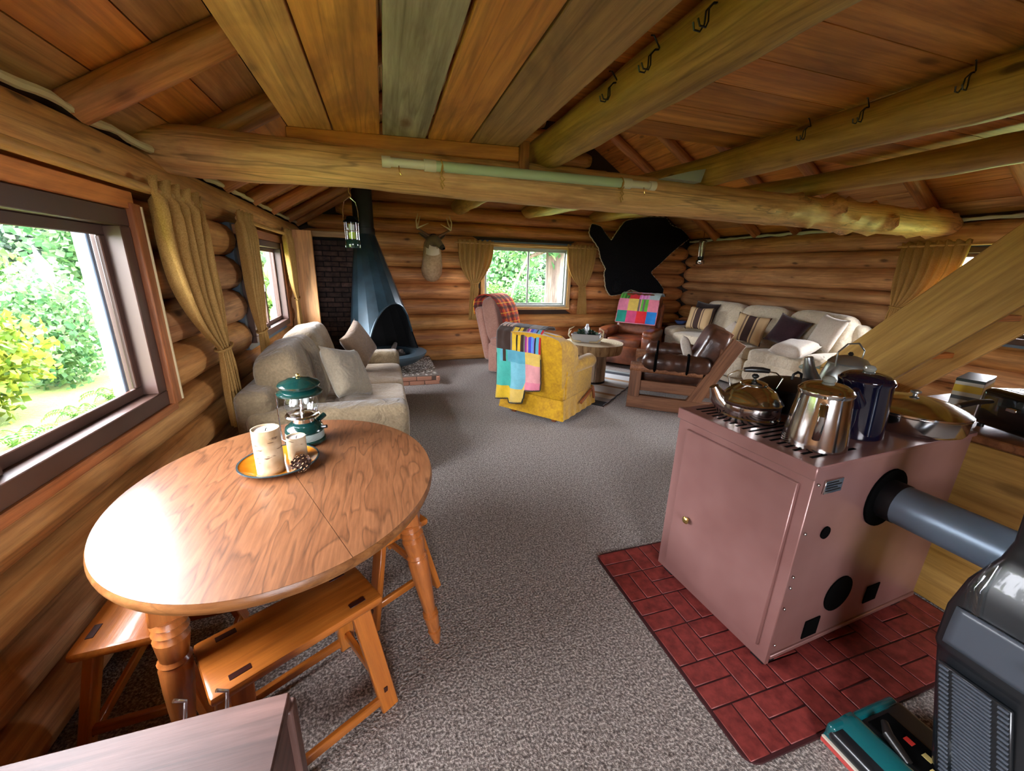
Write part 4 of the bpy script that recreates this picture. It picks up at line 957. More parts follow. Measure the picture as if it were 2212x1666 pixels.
# ---------------------------------------------------------------- pink armchair with plaid throw
def lounge(name, label, loc, rz, mat_, W=.84, D=.86, Hb=1.05, seat=.43, arm=.6, tuft=0, cat='armchair', rec=12, foot=None):
    r = thing(name, label, cat, loc, rz)
    g = G(); g.rbox(-W/2+.09, W/2-.09, -D/2+.03, D/2-.12, .06, seat-.06, .03, 3); part(r, 'base', mat_, g)
    g = G(); g.rbox(-W/2+.17, W/2-.17, -D/2-.01, -D/2+.07, .07, seat-.08, .03, 3); part(r, 'footrest', mat_, g)
    cush(r, 'seat_cushion', mat_, (0, -.09, seat-.03), (W/2-.15, D/2-.1, .085), .35, .25)
    for sx in (-1, 1):
        g = G(); g.rbox(sx*(W/2-.075)-.075, sx*(W/2-.075)+.075, -D/2+.02, D/2-.12, .03, arm-.08, .035, 3); part(r, 'arm_panel', mat_, g)
        cush(r, 'arm_pad', mat_, (sx*(W/2-.075), -.05, arm-.06), (.095, D/2-.1, .075), .5, .35, None, .02, sx)
    for i in range(3 if tuft else 1):
        k = 3 if tuft else 1; hh = (Hb-seat+.05)/k; zc = seat+.02+hh*(i+.5); yc = .24+tuft*0+(zc-seat)*math.tan(radians(rec))
        cush(r, 'back_cushion', mat_, (0, yc, zc), (W/2-.09 if not tuft else W/2-.1, .13, hh*.56), .5, .3, RX(-rec), .03, i)
    M = T(0, .33, seat-.05) @ RX(-rec); g = G(); g.rbox(-W/2+.07, W/2-.07, 0, .14, -.2, Hb-seat+.02, .06, 4); g.build('backrest', mat_, r, M, 60)
    return r
PC, PR_ = (1.96, 5.86, 0), radians(atan2(-.69, .72)*180/pi+90)
lounge('pink_armchair', 'dusty pink recliner armchair with a plaid throw over its back', PC, PR_, 'pink_velour', .82, .86, 1.06, .45, .56, 0, rec=14)
q = N('plaid'); v = q.coords((1, 1, 1), False); sx_ = q.n('SeparateXYZ'); q.l(v, sx_.inputs[0])
def stripe(out, freq, ph, w):
    m1 = q.n('Math', operation='MULTIPLY_ADD'); m1.inputs[1].default_value = freq; m1.inputs[2].default_value = ph; q.l(out, m1.inputs[0]); m2 = q.n('Math', operation='FRACT'); q.l(m1.outputs[0], m2.inputs[0]); m3 = q.n('Math', operation='LESS_THAN'); m3.inputs[1].default_value = w; q.l(m2.outputs[0], m3.inputs[0]); return m3.outputs[0]
c = srgb((206, 62, 40))
for out, fq, ph, w, col in ((sx_.outputs[0], 7, 0, .38, (92, 40, 36)), (sx_.outputs[2], 7, .2, .38, (104, 44, 38)), (sx_.outputs[0], 7, .3, .09, (232, 176, 60)), (sx_.outputs[2], 7, .6, .09, (232, 176, 60)), (sx_.outputs[0], 7, .7, .08, (36, 44, 40)), (sx_.outputs[2], 7, .05, .08, (36, 44, 40))):
    fct = q.n('Math', operation='MULTIPLY'); fct.inputs[1].default_value = .75; q.l(stripe(out, fq, ph, w), fct.inputs[0]); c = q.mix(fct.outputs[0], c, srgb(col))
q.l(c, q.b.inputs['Base Color']); q.set(Roughness=.95)
def drape(name, label, loc, rz, width, prof, mat_, cat='blanket'):
    P = [Vector(p) for p in prof]; b = thing(name, label, cat, loc, rz)
    def f(u, v):
        t = v*(len(P)-1); i = min(len(P)-2, int(t)); p = P[i].lerp(P[i+1], t-i)
        return (width[0]+(width[1]-width[0])*u+.02*sin(v*5), p.x+.006*sin(u*14+v*5), p.y)
    g = G(); g.grid(f, 24, 40); g.build('cloth', mat_, b, smooth=80, solid=.012); return b
drape('plaid_throw', 'orange and black plaid throw over the pink armchair', PC, PR_, (-.30, .26), [(.06, .62), (.085, .70), (.115, .80), (.145, .90), (.185, 1.0), (.25, 1.10), (.34, 1.17), (.44, 1.19), (.54, 1.165), (.615, 1.10), (.63, 1.0), (.61, .88)], 'plaid')

# ---------------------------------------------------------------- leather recliner with crochet blanket
RC_, RR_ = (4.09, 5.95, 0), radians(atan2(-.62, -.78)*180/pi+90)
lounge('leather_recliner', 'worn brown leather recliner near the bear skin', RC_, RR_, 'brown_leather', .9, .92, 1.12, .46, .64, 1, rec=13)
GR, MG, YW, AQ = (96, 196, 60), (232, 84, 150), (238, 208, 100), (40, 160, 140)
pal2 = [[GR, RD, (232, 120, 200), (180, 204, 204)], [[GR, (60, 120, 40)]*3, (230, 40, 50), [(232, 120, 200), (240, 170, 220)]*3, (180, 204, 204)], [(236, 140, 170), YW, [GY, PK, GR, GY, GR, GR], (240, 140, 160)], [AQ, (232, 90, 140), (232, 44, 50), (40, 140, 220)]]
patch_drape('crochet_blanket', 'bright patchwork crochet blanket over the leather recliner back', RC_, RR_, (-.34, .34), [(.61, 1.165), (.52, 1.21), (.40, 1.222), (.30, 1.195), (.235, 1.12), (.21, 1.05), (.18, .95), (.16, .85), (.135, .77), (.115, .71)], 4, 4, pal2[:1]*1+pal2[1:], border=(236, 150, 170), wav=.006)

# ---------------------------------------------------------------- three seat sofa against the right wall
s3 = thing('beige_sofa', 'long beige reclining sofa against the right log wall', 'sofa', (5.13, 4.45, 0), radians(-90))
W, D = 2.72, .98
g = G(); g.rbox(-W/2+.1, W/2-.1, -D/2+.06, D/2, .05, .44, .04, 3); part(s3, 'base', 'beige_suede', g)
g = G(); g.rbox(-W/2+.12, W/2-.12, D/2-.26, D/2, .4, 1.02, .08, 4); part(s3, 'back_frame', 'beige_suede', g)
for i in (-1, 0, 1):
    cush(s3, 'seat_cushion', 'beige_suede', (i*.77, -.12, .53), (.39, .40, .10), .4, .28, None, .03, i)
    cush(s3, 'back_cushion', 'beige_suede', (i*.77, .24, .84), (.40, .17, .30), .5, .35, RX(-12), .05, i+5)
    cush(s3, 'footrest', 'beige_suede', (i*.77, -.46, .33), (.385, .07, .16), .4, .3, None, .02, i+9)
for sx in (-1, 1):
    g = G(); g.rbox(sx*(W/2-.12)-.12, sx*(W/2-.12)+.12, -D/2+.02, D/2-.1, .04, .56, .05, 4); part(s3, 'arm_panel', 'beige_suede', g)
    cush(s3, 'arm_pad', 'beige_suede', (sx*(W/2-.12), -.06, .60), (.15, .44, .10), .6, .4, None, .03, sx)
q = N('stripe_fabric'); v = q.coords((1, 1, 1), False); sx_ = q.n('SeparateXYZ'); q.l(v, sx_.inputs[0]); ml = q.n('MapRange'); ml.inputs[1].default_value = -.24; ml.inputs[2].default_value = .24; q.l(sx_.outputs[0], ml.inputs[0])
r_ = q.n('ValToRGB'); r_.color_ramp.interpolation = 'CONSTANT'; e = r_.color_ramp.elements
for i, (p, cl) in enumerate([(0, (60, 46, 44)), (.1, (196, 166, 122)), (.3, (120, 96, 78)), (.34, (200, 172, 130)), (.38, (64, 44, 40)), (.58, (200, 172, 130)), (.62, (110, 88, 72)), (.66, (200, 170, 126)), (.9, (70, 54, 50))]):
    el = e[i] if i < 2 else e.new(p); el.position = p; el.color = srgb(cl)
q.l(ml.outputs[0], r_.inputs[0]); q.l(r_.outputs[0], q.b.inputs['Base Color']); q.set(Roughness=.95)
fabric('purple_velvet', (62, 36, 44), (38, 22, 28)); fabric('white_cotton', (216, 206, 190), (186, 174, 158)); fabric('black_brown', (52, 38, 34), (30, 20, 20))
throw_pillow('striped fringed pillow propped on the recliner end of the beige sofa', (4.98, 5.37, .86), .46, .40, .15, -75, -16, 'stripe_fabric', 0)
throw_pillow('dark brown pillow peeking out behind the striped fringed pillow', (5.13, 5.45, .93), .46, .40, .12, -80, -18, 'black_brown', 4)
throw_pillow('striped pillow leaning on the purple pillow on the beige sofa', (4.82, 4.25, .85), .42, .42, .14, -60, -22, 'stripe_fabric', 8)
throw_pillow('dark purple velvet pillow on the beige sofa seat', (5.03, 3.86, .87), .40, .42, .14, -70, -26, 'purple_velvet', 16)
throw_pillow('plump white bed pillow lying flat on the beige sofa', (4.74, 3.50, .725), .38, .46, .17, -80, -80, 'white_cotton', 0)
throw_pillow('patterned cream pillow standing at the far arm of the sofa', (5.13, 3.44, .91), .38, .44, .11, -100, -18, 'white_cotton', 8)
throw_pillow('small cream and brown pillow in the middle of the beige sofa', (4.82, 4.52, .765), .34, .34, .12, -95, -45, 'white_cotton', 10)

# ---------------------------------------------------------------- rustic wooden chair with leather rolls
wood('barn_wood', (116, 74, 48), (164, 112, 76), .4, .6)
wc = thing('rustic_chair', 'rustic plank lounge chair with brown leather cushion rolls', 'chair', (3.36, 3.92, 0), radians(atan2(.62, -.78)*180/pi+90))
# front is -Y (towards the stump table); the near side panel is at -X after turning
W, D = .92, .98
for sx in (-1, 1):
    x = sx*(W/2-.04)
    bar('bottom_rail', (x, -D/2, .09), (x, D/2, .09), .07, .16, 'barn_wood', wc)
    bar('front_post', (x, -D/2+.07, .15), (x, -D/2+.07, .56), .08, .13, 'barn_wood', wc, up=(0, 1, 0))
    bar('mid_rail', (x, -D/2+.13, .29), (x, D/2-.1, .29), .05, .12, 'barn_wood', wc)
    bar('back_post', (x, D/2-.28, .12), (x, D/2+.10, .88), .06, .14, 'barn_wood', wc, up=(0, 1, 0))
    g = G(); g.tube([(0, -D/2+.03, 0), (0, -D/2-.0, .0), (0, D/2-.2, 0)], .055, 14); part(wc, 'arm_pole', 'barn_wood', g, T(x, 0, .50) )
for i in range(3): bar('seat_slat', (-W/2+.05, -.35+i*.25, .30), (W/2-.05, -.35+i*.25, .30), .14, .03, 'barn_wood', wc)
for z, y in ((.5, .37), (.72, .46)): bar('back_slat', (-W/2+.05, y-.02, z), (W/2-.05, y-.02, z), .025, .12, 'barn_wood', wc)
bar('front_rail', (-W/2+.05, -D/2+.06, .2), (W/2-.05, -D/2+.06, .2), .04, .14, 'barn_wood', wc)
def roll_c(name, p0, p1, r, seed):
    M, L = frame(p0, p1); g = G(); k = 22
    g.tube([(L*i/k, 0, 0) for i in range(k+1)], [r*(.25 if i in (0, k) else .8 if i in (1, k-1) else 1+.05*sin(i*2.1+seed)) for i in range(k+1)], 18); return g.build(name, 'dark_leather', wc, M, 80)
for sx in (-1, 1):
    roll_c('arm_cushion', (sx*(W/2-.05), -D/2+.12, .58), (sx*(W/2-.05), D/2-.12, .58), .105, sx)
    for y in (-.22, .12):
        g = G(); g.tube([(sx*(W/2-.05)+.112*cos(t*2*pi/16), y, .58+.112*sin(t*2*pi/16)) for t in range(16)], .014, 6, loop=True); part(wc, 'strap', 'black', g)
cush(wc, 'seat_cushion', 'dark_leather', (0, -.06, .41), (.36, .4, .10), .4, .3, None, .04, 2)
cush(wc, 'back_cushion', 'dark_leather', (0, .34, .72), (.37, .13, .27), .5, .35, RX(-22), .05, 4)
o = throw_pillow('pale patterned pillow on the rustic plank chair', (3.43, 3.83, .69), .32, .34, .11, 52, -20, 'white_cotton', 10)

# ---------------------------------------------------------------- stump table, rug, side table
q = N('stump_bark'); v = q.coords((14, 14, 1.4)); a = q.noise(v, 2, 4); q.l(q.ramp(a, [(.3, srgb((128, 92, 56))), (.7, srgb((206, 172, 124)))]), q.b.inputs['Base Color']); q.set(Roughness=.8); q.bump(a, 1, .02)
q = N('stump_top'); v = q.coords((1, 1, 1), False); ww = q.n('TexWave'); ww.wave_type = 'RINGS'; ww.rings_direction = 'Z'; ww.inputs['Scale'].default_value = 9; ww.inputs['Distortion'].default_value = 2; q.l(v, ww.inputs['Vector']); q.l(q.ramp(ww.outputs['Fac'], [(.2, srgb((212, 196, 162))), (.9, srgb((232, 220, 190)))]), q.b.inputs['Base Color']); q.set(Roughness=.35)
st = thing('stump_table', 'round coffee table made from a thick tree slice on a stave pedestal', 'table', (2.83, 5.0, .010))
def rim(a, r=.41): return r*(1+.03*noise.noise(Vector((cos(a)*2, sin(a)*2, 3)))+.012*noise.noise(Vector((cos(a)*14, sin(a)*14, 1))))
g = G(); g.grid(lambda u, v: (rim(2*pi*u)*(1-.05*v*v)*cos(2*pi*u), rim(2*pi*u)*(1-.05*v*v)*sin(2*pi*u), .578-.135*v), 96, 4, cu=True); part(st, 'bark_edge', 'stump_bark', g)
g = G(); g.grid(lambda u, v: (rim(2*pi*u)*v*cos(2*pi*u), rim(2*pi*u)*v*sin(2*pi*u), .58), 96, 3, cu=True); part(st, 'slab_top', 'stump_top', g)
g = G(); g.grid(lambda u, v: (rim(2*pi*u)*.95*v*cos(2*pi*u), rim(2*pi*u)*.95*v*sin(2*pi*u), .444), 96, 2, cu=True); part(st, 'slab_underside', 'stump_bark', g)
wood('stave', (176, 146, 120), (220, 196, 168), .3, .7, axis=2, vary=.22)
for i in range(12):
    a = 2*pi*i/12; g = G(); g.rbox(-.048, .048, -.02, .02, .02, .445, .005, 1); g.build('stave', 'stave', st, T(.175*cos(a), .175*sin(a), 0) @ RZ(math.degrees(a)+90))
G().lathe([(.0, 0), (.2, 0), (.2, .03), (0, .03)], 30).build('foot_ring', 'black_iron', st)
plain('galvanised', (206, 212, 218), .3, .5)
pln = thing('tin_planter', 'whitewashed tin planter with greenery and antlers on the stump table', 'planter', (2.74, 5.07, .59), radians(-35))
g = G(); g.rbox(-.19, .19, -.075, .075, 0, .012, .003, 1); part(pln, 'bottom', 'galvanised', g)
for y in (-1, 1): bar('long_side', (-.2, y*.085, .055), (.2, y*.085, .055), .008, .11, 'galvanised', pln)
for x in (-1, 1):
    bar('short_side', (x*.2, -.085, .055), (x*.2, .085, .055), .008, .11, 'galvanised', pln)
    g = G(); P = [(x*.06, -.13, .013), (x*.17, -.15, .022), (x*.24, -.12, .09), (x*.24, -.08, .17), (x*.17, -.06, .215)]; g.tube(P, [.012, .013, .012, .01, .004], 8); part(pln, 'antler', 'antler', g)
    g = G(); g.tube([(x*.24, -.12, .1), (x*.20, -.15, .17)], [.009, .003], 7); part(pln, 'antler_tine', 'antler', g)
g = leaves(160, (.16, .06, .05), .05, 77, .5); part(pln, 'greenery', 'leaf_dark', g, T(0, 0, .12), 0)
g = G(); g.lathe([(.03, .1), (.034, .14), (.034, .2), (.02, .225), (.016, .25)], 16); part(pln, 'pillar', 'galvanised', g)
# rug
rg = thing('striped_rug', 'grey and cream striped flat rug with dark end bands under the stump table', 'rug', (2.42, 3.94, 0.0), atan2(.644, .765))
q = N('rug_weave'); v = q.coords((1, 1, 1), False); sx_ = q.n('SeparateXYZ'); q.l(v, sx_.inputs[0]); ml = q.n('MapRange'); ml.inputs[1].default_value = 0; ml.inputs[2].default_value = 1.85; q.l(sx_.outputs[0], ml.inputs[0])
r_ = q.n('ValToRGB'); r_.color_ramp.interpolation = 'CONSTANT'; e = r_.color_ramp.elements
for i, (p, cl) in enumerate([(0, (50, 54, 60)), (.09, (150, 150, 150)), (.17, (200, 196, 184)), (.25, (164, 132, 98)), (.29, (200, 200, 196)), (.46, (150, 116, 86)), (.5, (190, 192, 192)), (.67, (170, 136, 104)), (.72, (204, 208, 210)), (.86, (50, 56, 66)), (.94, (150, 158, 158))]):
    el = e[i] if i < 2 else e.new(p); el.position = p; el.color = srgb(cl)
q.l(ml.outputs[0], r_.inputs[0]); q.l(r_.outputs[0], q.b.inputs['Base Color']); q.set(Roughness=.95); q.bump(q.noise(v, 150, 2), .3, .003)
g = G(); g.rbox(0, 1.85, 0, 1.35, .001, .010, .003, 1); part(rg, 'woven_field', 'rug_weave', g)
g = G(); g.tube([(i*1.85/30, -.004+.006*sin(i*1.7), .008) for i in range(31)], .009, 6); part(rg, 'binding', 'black_brown', g)
# side table with a blue dish
stb = thing('side_table', 'small dark wooden side table in the corner behind the recliner', 'side table', (5.33, 6.22, 0))
wood('oak_side', (120, 84, 50), (164, 122, 78), .3, .5)
g = G(); g.rbox(-.24, .24, -.24, .24, .62, .655, .006, 1); part(stb, 'table_top', 'oak_side', g)
g = G(); g.rbox(-.2, .2, -.2, .2, .05, .62, .006, 1); part(stb, 'cabinet_body', 'oak_side', g)
sd_ = bar('door', (-.2, -.207, .34), (.2, -.207, .34), .018, .46, 'oak_side', stb)
for z in (.5, .2): G().sell((0, 0, 0), (.012, .012, .012), 1, 1, 10, 6).build('knob', 'black_iron', sd_, T(.34, -.018, z-.34))
for sx in (-1, 1):
    for sy in (-1, 1): bar('leg', (sx*.18, sy*.18, 0), (sx*.18, sy*.18, .06), .05, .05, 'oak_side', stb, up=(0, 1, 0))
plain('blue_glaze', (96, 124, 190), .3)
tag(G().lathe([(.03, 0), (.06, .008), (.10, .05), (.105, .07), (.09, .075), (.02, .05)], 24).build('blue_dish', 'blue_glaze', None, T(5.27, 6.15, .655)), 'small blue lidded dish on the corner side table', 'dish')
# ---------------------------------------------------------------- stove mat of embossed bricks
plain('mat_base', (58, 20, 22), .6)
q = N('mat_brick'); v = q.coords((1, 1, 1)); n_ = q.noise(v, 26, 4); c = q.ramp(n_, [(.3, srgb((96, 32, 30))), (.7, srgb((146, 60, 54)))]); q.l(c, q.b.inputs['Base Color']); q.set(Roughness=.5); q.bump(n_, .3, .003)
sm = thing('stove_mat', 'red brick patterned stove board under the brown stove', 'mat', (0, 0, 0))
MX0, MX1, MY0, MY1 = 1.05, 2.50, .60, 1.64
def rrect(x0, x1, y0, y1, r, k=6):
    P = []
    for cx_, cy_, a0 in ((x1-r, y1-r, 0), (x0+r, y1-r, 90), (x0+r, y0+r, 180), (x1-r, y0+r, 270)):
        for i in range(k+1):
            a = radians(a0+90*i/k); P.append((cx_+r*cos(a), cy_+r*sin(a)))
    return P
G().poly(rrect(MX0, MX1, MY0, MY1, .05), 0, .010, 'XY').build('board', 'mat_base', sm, smooth=30)
cell = .172; gp_ = .006
nx, ny = 8, 6; cx_w, cy_w = (MX1-MX0-.016)/nx, (MY1-MY0-.016)/ny; cell = cx_w
cx0, cy0 = MX0+.008, MY0+.008
g = G(); g.rbox(gp_/2, cell-gp_/2, gp_/2, cy_w/2-gp_/2, .009, .0135, .002, 1); mbr = g.mesh('brick', 'mat_brick')
g = G(); g.rbox(gp_/2, cell/2-gp_/2, gp_/2, cy_w-gp_/2, .009, .0135, .002, 1); mbv = g.mesh('brick', 'mat_brick')
for i in range(nx):
    for j in range(ny):
        x, y = cx0+i*cell, cy0+j*cy_w
        for k in (0, 1):
            if (i+j) % 2: link(mbr, 'brick', sm, T(x, y+k*cy_w/2, 0))
            else: link(mbv, 'brick', sm, T(x+k*cell/2, y, 0))

# ---------------------------------------------------------------- brown circulator stove
q = N('stove_brown'); v = q.coords((1, 1, 1), False); n_ = q.noise(v, 2.5, 3); q.l(q.ramp(n_, [(.3, srgb((128, 88, 82))), (.7, srgb((150, 110, 104)))]), q.b.inputs['Base Color']); q.set(Roughness=.32, Metallic=.25, Coat_Weight=.25, Coat_Roughness=.3)
SX0, SX1, SY0, SY1, SZ0, SZ1 = 1.37, 2.40, .838, 1.462, .07, .915
sv = thing('circulator_stove', 'brown enamelled circulator wood stove standing on the brick mat', 'stove', (SX0, SY0, .0135), radians(3.5))
def S(x0, x1, y0, y1, z0, z1, r=.003): return G().rbox(x0-SX0, x1-SX0, y0-SY0, y1-SY0, z0-.0135, z1-.0135, r, 1)
S(SX0+.012, SX1, SY0+.004, SY1-.004, SZ0+.01, SZ1).build('body', 'stove_brown', sv)
S(SX0, SX0+.02, SY0-.002, SY1+.002, SZ0-.02, SZ1+.002).build('front_panel', 'stove_brown', sv)
S(SX0+.001, SX1+.004, SY0-.006, SY1+.006, SZ1, SZ1+.02).build('top_plate', 'stove_brown', sv)
S(SX0-.012, SX0+.012, SY0-.008, SY1+.008, SZ1-.03, SZ1+.022).build('front_lip', 'stove_brown', sv)
d = S(SX0-.016, SX0+.002, .878, 1.40, .115, .852).build('door', 'stove_brown', sv)
G().lathe([(.006, 0), (.006, .012), (.016, .016), (.018, .022), (.012, .028), (0, .03)], 20, M=T(SX0-.016-SX0, 1.30-SY0, .425-.0135) @ RY(-90)).build('knob', 'brass', d)
for i in range(18):
    y = SY0+.05+i*.031
    S(SX0+.05, SX0+.30, y, y+.012, SZ1+.0185, SZ1+.0212, .0008).build('louvre_slot', 'black', sv)
def disc(name, x, z, r, mat_, y=SY0, d_=.004, n=28): return G().lathe([(0, 0), (r, 0), (r, d_), (0, d_)], n, M=T(x-SX0, y+.003-SY0, z-.0135) @ RX(90)).build(name, mat_, sv)
disc('flue_ring', 1.855, .72, .125, 'black', d_=.008); disc('air_port', 1.525, .635, .026, 'black'); disc('lower_port', 1.74, .285, .085, 'black')
for x, z in ((1.615, .15), (2.0, .205)): S(x-.045, x+.045, SY0-.001, SY0+.003, z-.045, z+.045, .0005).build('vent_slot', 'black', sv)
nb = S(1.437, 1.535, SY0-.003, SY0+.003, .815, .868, .001).build('name_plate', 'chrome', sv)
for k in range(4): S(1.445, 1.527-.02*(k % 2), SY0-.0042, SY0-.0028, .825+k*.0105, .829+k*.0105, .0003).build('engraved_line', 'steel_dark', nb)
for z in (.86, .66, .47, .42, .32, .14): G().sell((.03, -.002, z-.0135), (.006, .004, .006), 1, 1, 8, 6).build('rivet', 'chrome', sv)
for x in (SX0+.06, SX1-.08):
    for y in (SY0+.05, SY1-.05): S(x-.035, x+.035, y-.03, y+.03, .0135, SZ0+.02, .004).build('leg', 'black_iron', sv)
S(SX0+.02, SX1-.01, SY0-.004, SY0+.012, SZ0, SZ0+.02).build('bottom_flange', 'stove_brown', sv)
plain('pipe_blue', (112, 130, 148), .35, .25)
sp = thing('stove_pipe', 'blue grey sheet metal flue pipe leaving the side of the stove', 'stove pipe', (1.855, .872, .72))
G().tube([(0, .0, 0), (0, -.9, 0)], .078, 32).build('straight_pipe', 'pipe_blue', sp)
G().tube([(0, .05, 0), (0, -.06, 0)], .0805, 32).build('crimped_sleeve', 'black_iron', sp)
G().tube([(0, -.88, 0), (0, -.97, .015), (0, -1.03, .06), (0, -1.05, .13), (0, -1.05, 1.71)], .08, 28).build('elbow', 'pipe_blue', sp)

# ---------------------------------------------------------------- pots on the stove
SZT = SZ1+.02
q = N('steel'); v = q.coords((1, 1, 30), False); q.set(Base_Color=srgb((206, 204, 200)), Metallic=1, Roughness=.14); q.bump(q.noise(v, 6, 2), .03, .002)
plain('alu', (168, 172, 168), .3, .9); plain('navy_enamel', (7, 9, 28), .08, 0, Coat_Weight=1); plain('cast_black', (26, 26, 27), .42, .4); plain('bakelite', (24, 22, 20), .35); plain('knob_glass', (196, 200, 190), .05, 0, Transmission_Weight=.6)
kt = thing('tea_kettle', 'polished steel tea kettle with black wooden grip at the stove front corner', 'kettle', (1.545, 1.285, SZT))
G().lathe([(.118, 0), (.125, .006), (.127, .02), (.122, .026), (.124, .03), (.122, .07), (.126, .074), (.128, .085), (.122, .09), (.118, .1), (.09, .135), (.055, .155), (.05, .158)], 40).build('body', 'steel', kt)
kl_ = G().lathe([(.052, .156), (.056, .158), (.054, .163), (.03, .172), (.012, .176)], 28).build('lid', 'steel', kt)
G().lathe([(.006, .175), (.005, .182), (.013, .188), (.015, .196), (.008, .203)], 16).build('lid_knob', 'bakelite', kl_)
g = G(); g.tube([(-.075, .04, .03), (-.125, .065, .09), (-.145, .075, .135)], [(.045, .045), (.03, .035), (.018, .02)], 14); g.build('spout', 'steel', kt)
g = G(); g.tube([(-.085, .045, .14), (-.10, .052, .19), (-.07, .037, .213), (.0, 0, .222), (.07, -.037, .213), (.10, -.052, .19), (.085, -.045, .14)], .003, 8); g.build('bail', 'steel', kt)
g = G(); g.tube([(-.045, .024, .219), (-.02, .01, .222), (.02, -.01, .222), (.045, -.024, .219)], [.010, .013, .013, .010], 12); g.build('grip', 'bakelite', kt)
def perc(label, x, y, rb, rt_, h, mat_, lidmat, hang):
    p = thing('percolator', label, 'coffee pot', (x, y, SZT), radians(hang))
    G().lathe([(rb*.94, 0), (rb, .006), (rb, .014), (rt_, h*.86), (rt_*1.02, h*.87), (rt_*1.02, h*.89), (rt_*.97, h*.9)], 40).build('body', mat_, p)
    pld = G().lathe([(rt_*1.03, h*.885), (rt_*1.05, h*.90), (rt_*1.04, h*.93), (rt_*.97, h*.95), (rt_*.95, h*.97), (rt_*.85, h*1.0), (rt_*.7, h*1.03), (rt_*.4, h*1.05), (.016, h*1.06)], 40).build('lid', lidmat, p)
    G().lathe([(.014, h*1.05), (.02, h*1.07), (.022, h*1.11), (.014, h*1.15), (.004, h*1.16)], 18).build('glass_knob', 'knob_glass', pld)
    g = G(); g.tube([(rt_*.98, 0, h*.78), (rt_+.045, 0, h*.8), (rt_+.07, 0, h*.66), (rt_+.06, 0, h*.45), (rb+.02, 0, h*.26), (rb*.96, 0, h*.24)], [(.012, .006)]*6, 10); g.build('handle', mat_ if 'navy' in mat_ else 'steel', p)
    g = G(); g.tube([(-rt_*.9, 0, h*.6), (-rt_-.03, 0, h*.74), (-rt_-.05, 0, h*.84)], [.035, .022, .012], 12); g.build('spout', mat_, p)
    return p
perc('shiny steel percolator with glass lid knob beside the navy coffee pot', 1.545, .985, .105, .085, .235, 'steel', 'steel', 215)
perc('navy blue enamel coffee pot behind the steel percolator', 1.83, 1.03, .10, .088, .25, 'navy_enamel', 'navy_enamel', 20)
pn = thing('covered_pan', 'wide steel covered frying pan at the end of the stove top', 'pan', (2.17, 1.03, SZT))
G().lathe([(.165, 0), (.18, .008), (.185, .02), (.187, .075), (.192, .08)], 48).build('pan_body', 'steel', pn)
pl_ = G().lathe([(.19, .08), (.19, .088), (.17, .1), (.12, .122), (.05, .137), (.012, .14)], 48).build('lid', 'steel', pn)
G().lathe([(.008, .138), (.007, .147), (.018, .153), (.018, .16), (.006, .165)], 16).build('lid_knob', 'alu', pl_)
g = G(); g.tube([(.17, -.05, .075), (.20, -.06, .095)], .012, 8); g.build('handle_socket', 'alu', pn); g = G(); g.tube([(.2, -.06, .095), (.27, -.08, .115), (.33, -.1, .12)], [(.014, .01), (.017, .011), (.014, .009)], 12); g.build('handle', 'bakelite', pn)
do = thing('dutch_oven', 'black cast iron pot with lid loop behind the tea kettle', 'pot', (1.84, 1.315, SZT))
G().lathe([(.11, 0), (.13, .012), (.14, .05), (.145, .11), (.15, .115)], 40).build('pot_body', 'cast_black', do)
dl_ = G().lathe([(.152, .115), (.153, .122), (.13, .138), (.07, .152), (.02, .156)], 40).build('lid', 'cast_black', do)
g = G(); g.tube([(-.03, 0, .152), (-.025, 0, .178), (0, 0, .188), (.025, 0, .178), (.03, 0, .152)], .006, 8); g.build('lid_loop', 'cast_black', dl_)
gk = thing('gooseneck_kettle', 'dull aluminium kettle with upturned spout behind the navy coffee pot', 'kettle', (2.2, 1.335, SZT))
G().lathe([(.10, 0), (.11, .01), (.112, .06), (.10, .15), (.085, .2), (.08, .21)], 36).build('body', 'alu', gk)
gl_ = G().lathe([(.084, .207), (.086, .214), (.07, .235), (.03, .248), (.01, .25)], 30).build('lid', 'alu', gk)
G().lathe([(.007, .248), (.012, .258), (.006, .268)], 12).build('lid_knob', 'bakelite', gl_)
g = G(); g.tube([(-.08, .03, .05), (-.13, .05, .09), (-.17, .065, .17), (-.185, .07, .235)], [(.05, .05), (.04, .04), (.026, .03), (.012, .02)], 14); g.build('spout', 'alu', gk)
g = G(); g.tube([(-.09, 0, .2), (-.095, 0, .27), (-.04, 0, .31), (.04, 0, .31), (.095, 0, .27), (.09, 0, .2)], .004, 8); g.build('bail', 'alu', gk)

# ---------------------------------------------------------------- kitchen cabinet, toaster, carton beside the stove
kc = thing('base_cabinet', 'brown wooden base cabinet with counter top behind the stove', 'cabinet', (2.93, .95, 0))
g = G(); g.rbox(-.40, .40, -.42, .42, .0, .86, .006, 1); g.build('carcass', 'cabin_brown', kc)
bar('side_panel', (-.408, -.40, .43), (-.408, .40, .43), .016, .84, 'board_yellow', kc)
g = G(); g.rbox(-.43, .43, -.45, .45, .86, .895, .006, 1); g.build('counter_top', 'cabin_brown', kc)
for y in (-.2, .2):
    dd = bar('door', (-.37, y-.19, .4), (-.37, y+.19, .4), .012, .68, 'cabin_brown', kc)
plain('toaster_black', (14, 14, 15), .2, 0, Coat_Weight=.6)
tz = .895
to = thing('toaster', 'glossy black toaster on the base cabinet counter', 'toaster', (2.70, .86, tz), radians(-20))
g = G(); g.rbox(-.10, .10, -.15, .15, .012, .19, .03, 4); g.build('shell', 'toaster_black', to)
for x in (-.035, .035): G().rbox(x-.014, x+.014, -.11, .11, .188, .1915, .001, 1).build('slot', 'steel_dark', to)
G().rbox(-.115, -.10, -.02, .02, .11, .13, .004, 1).build('lever', 'chrome', to)
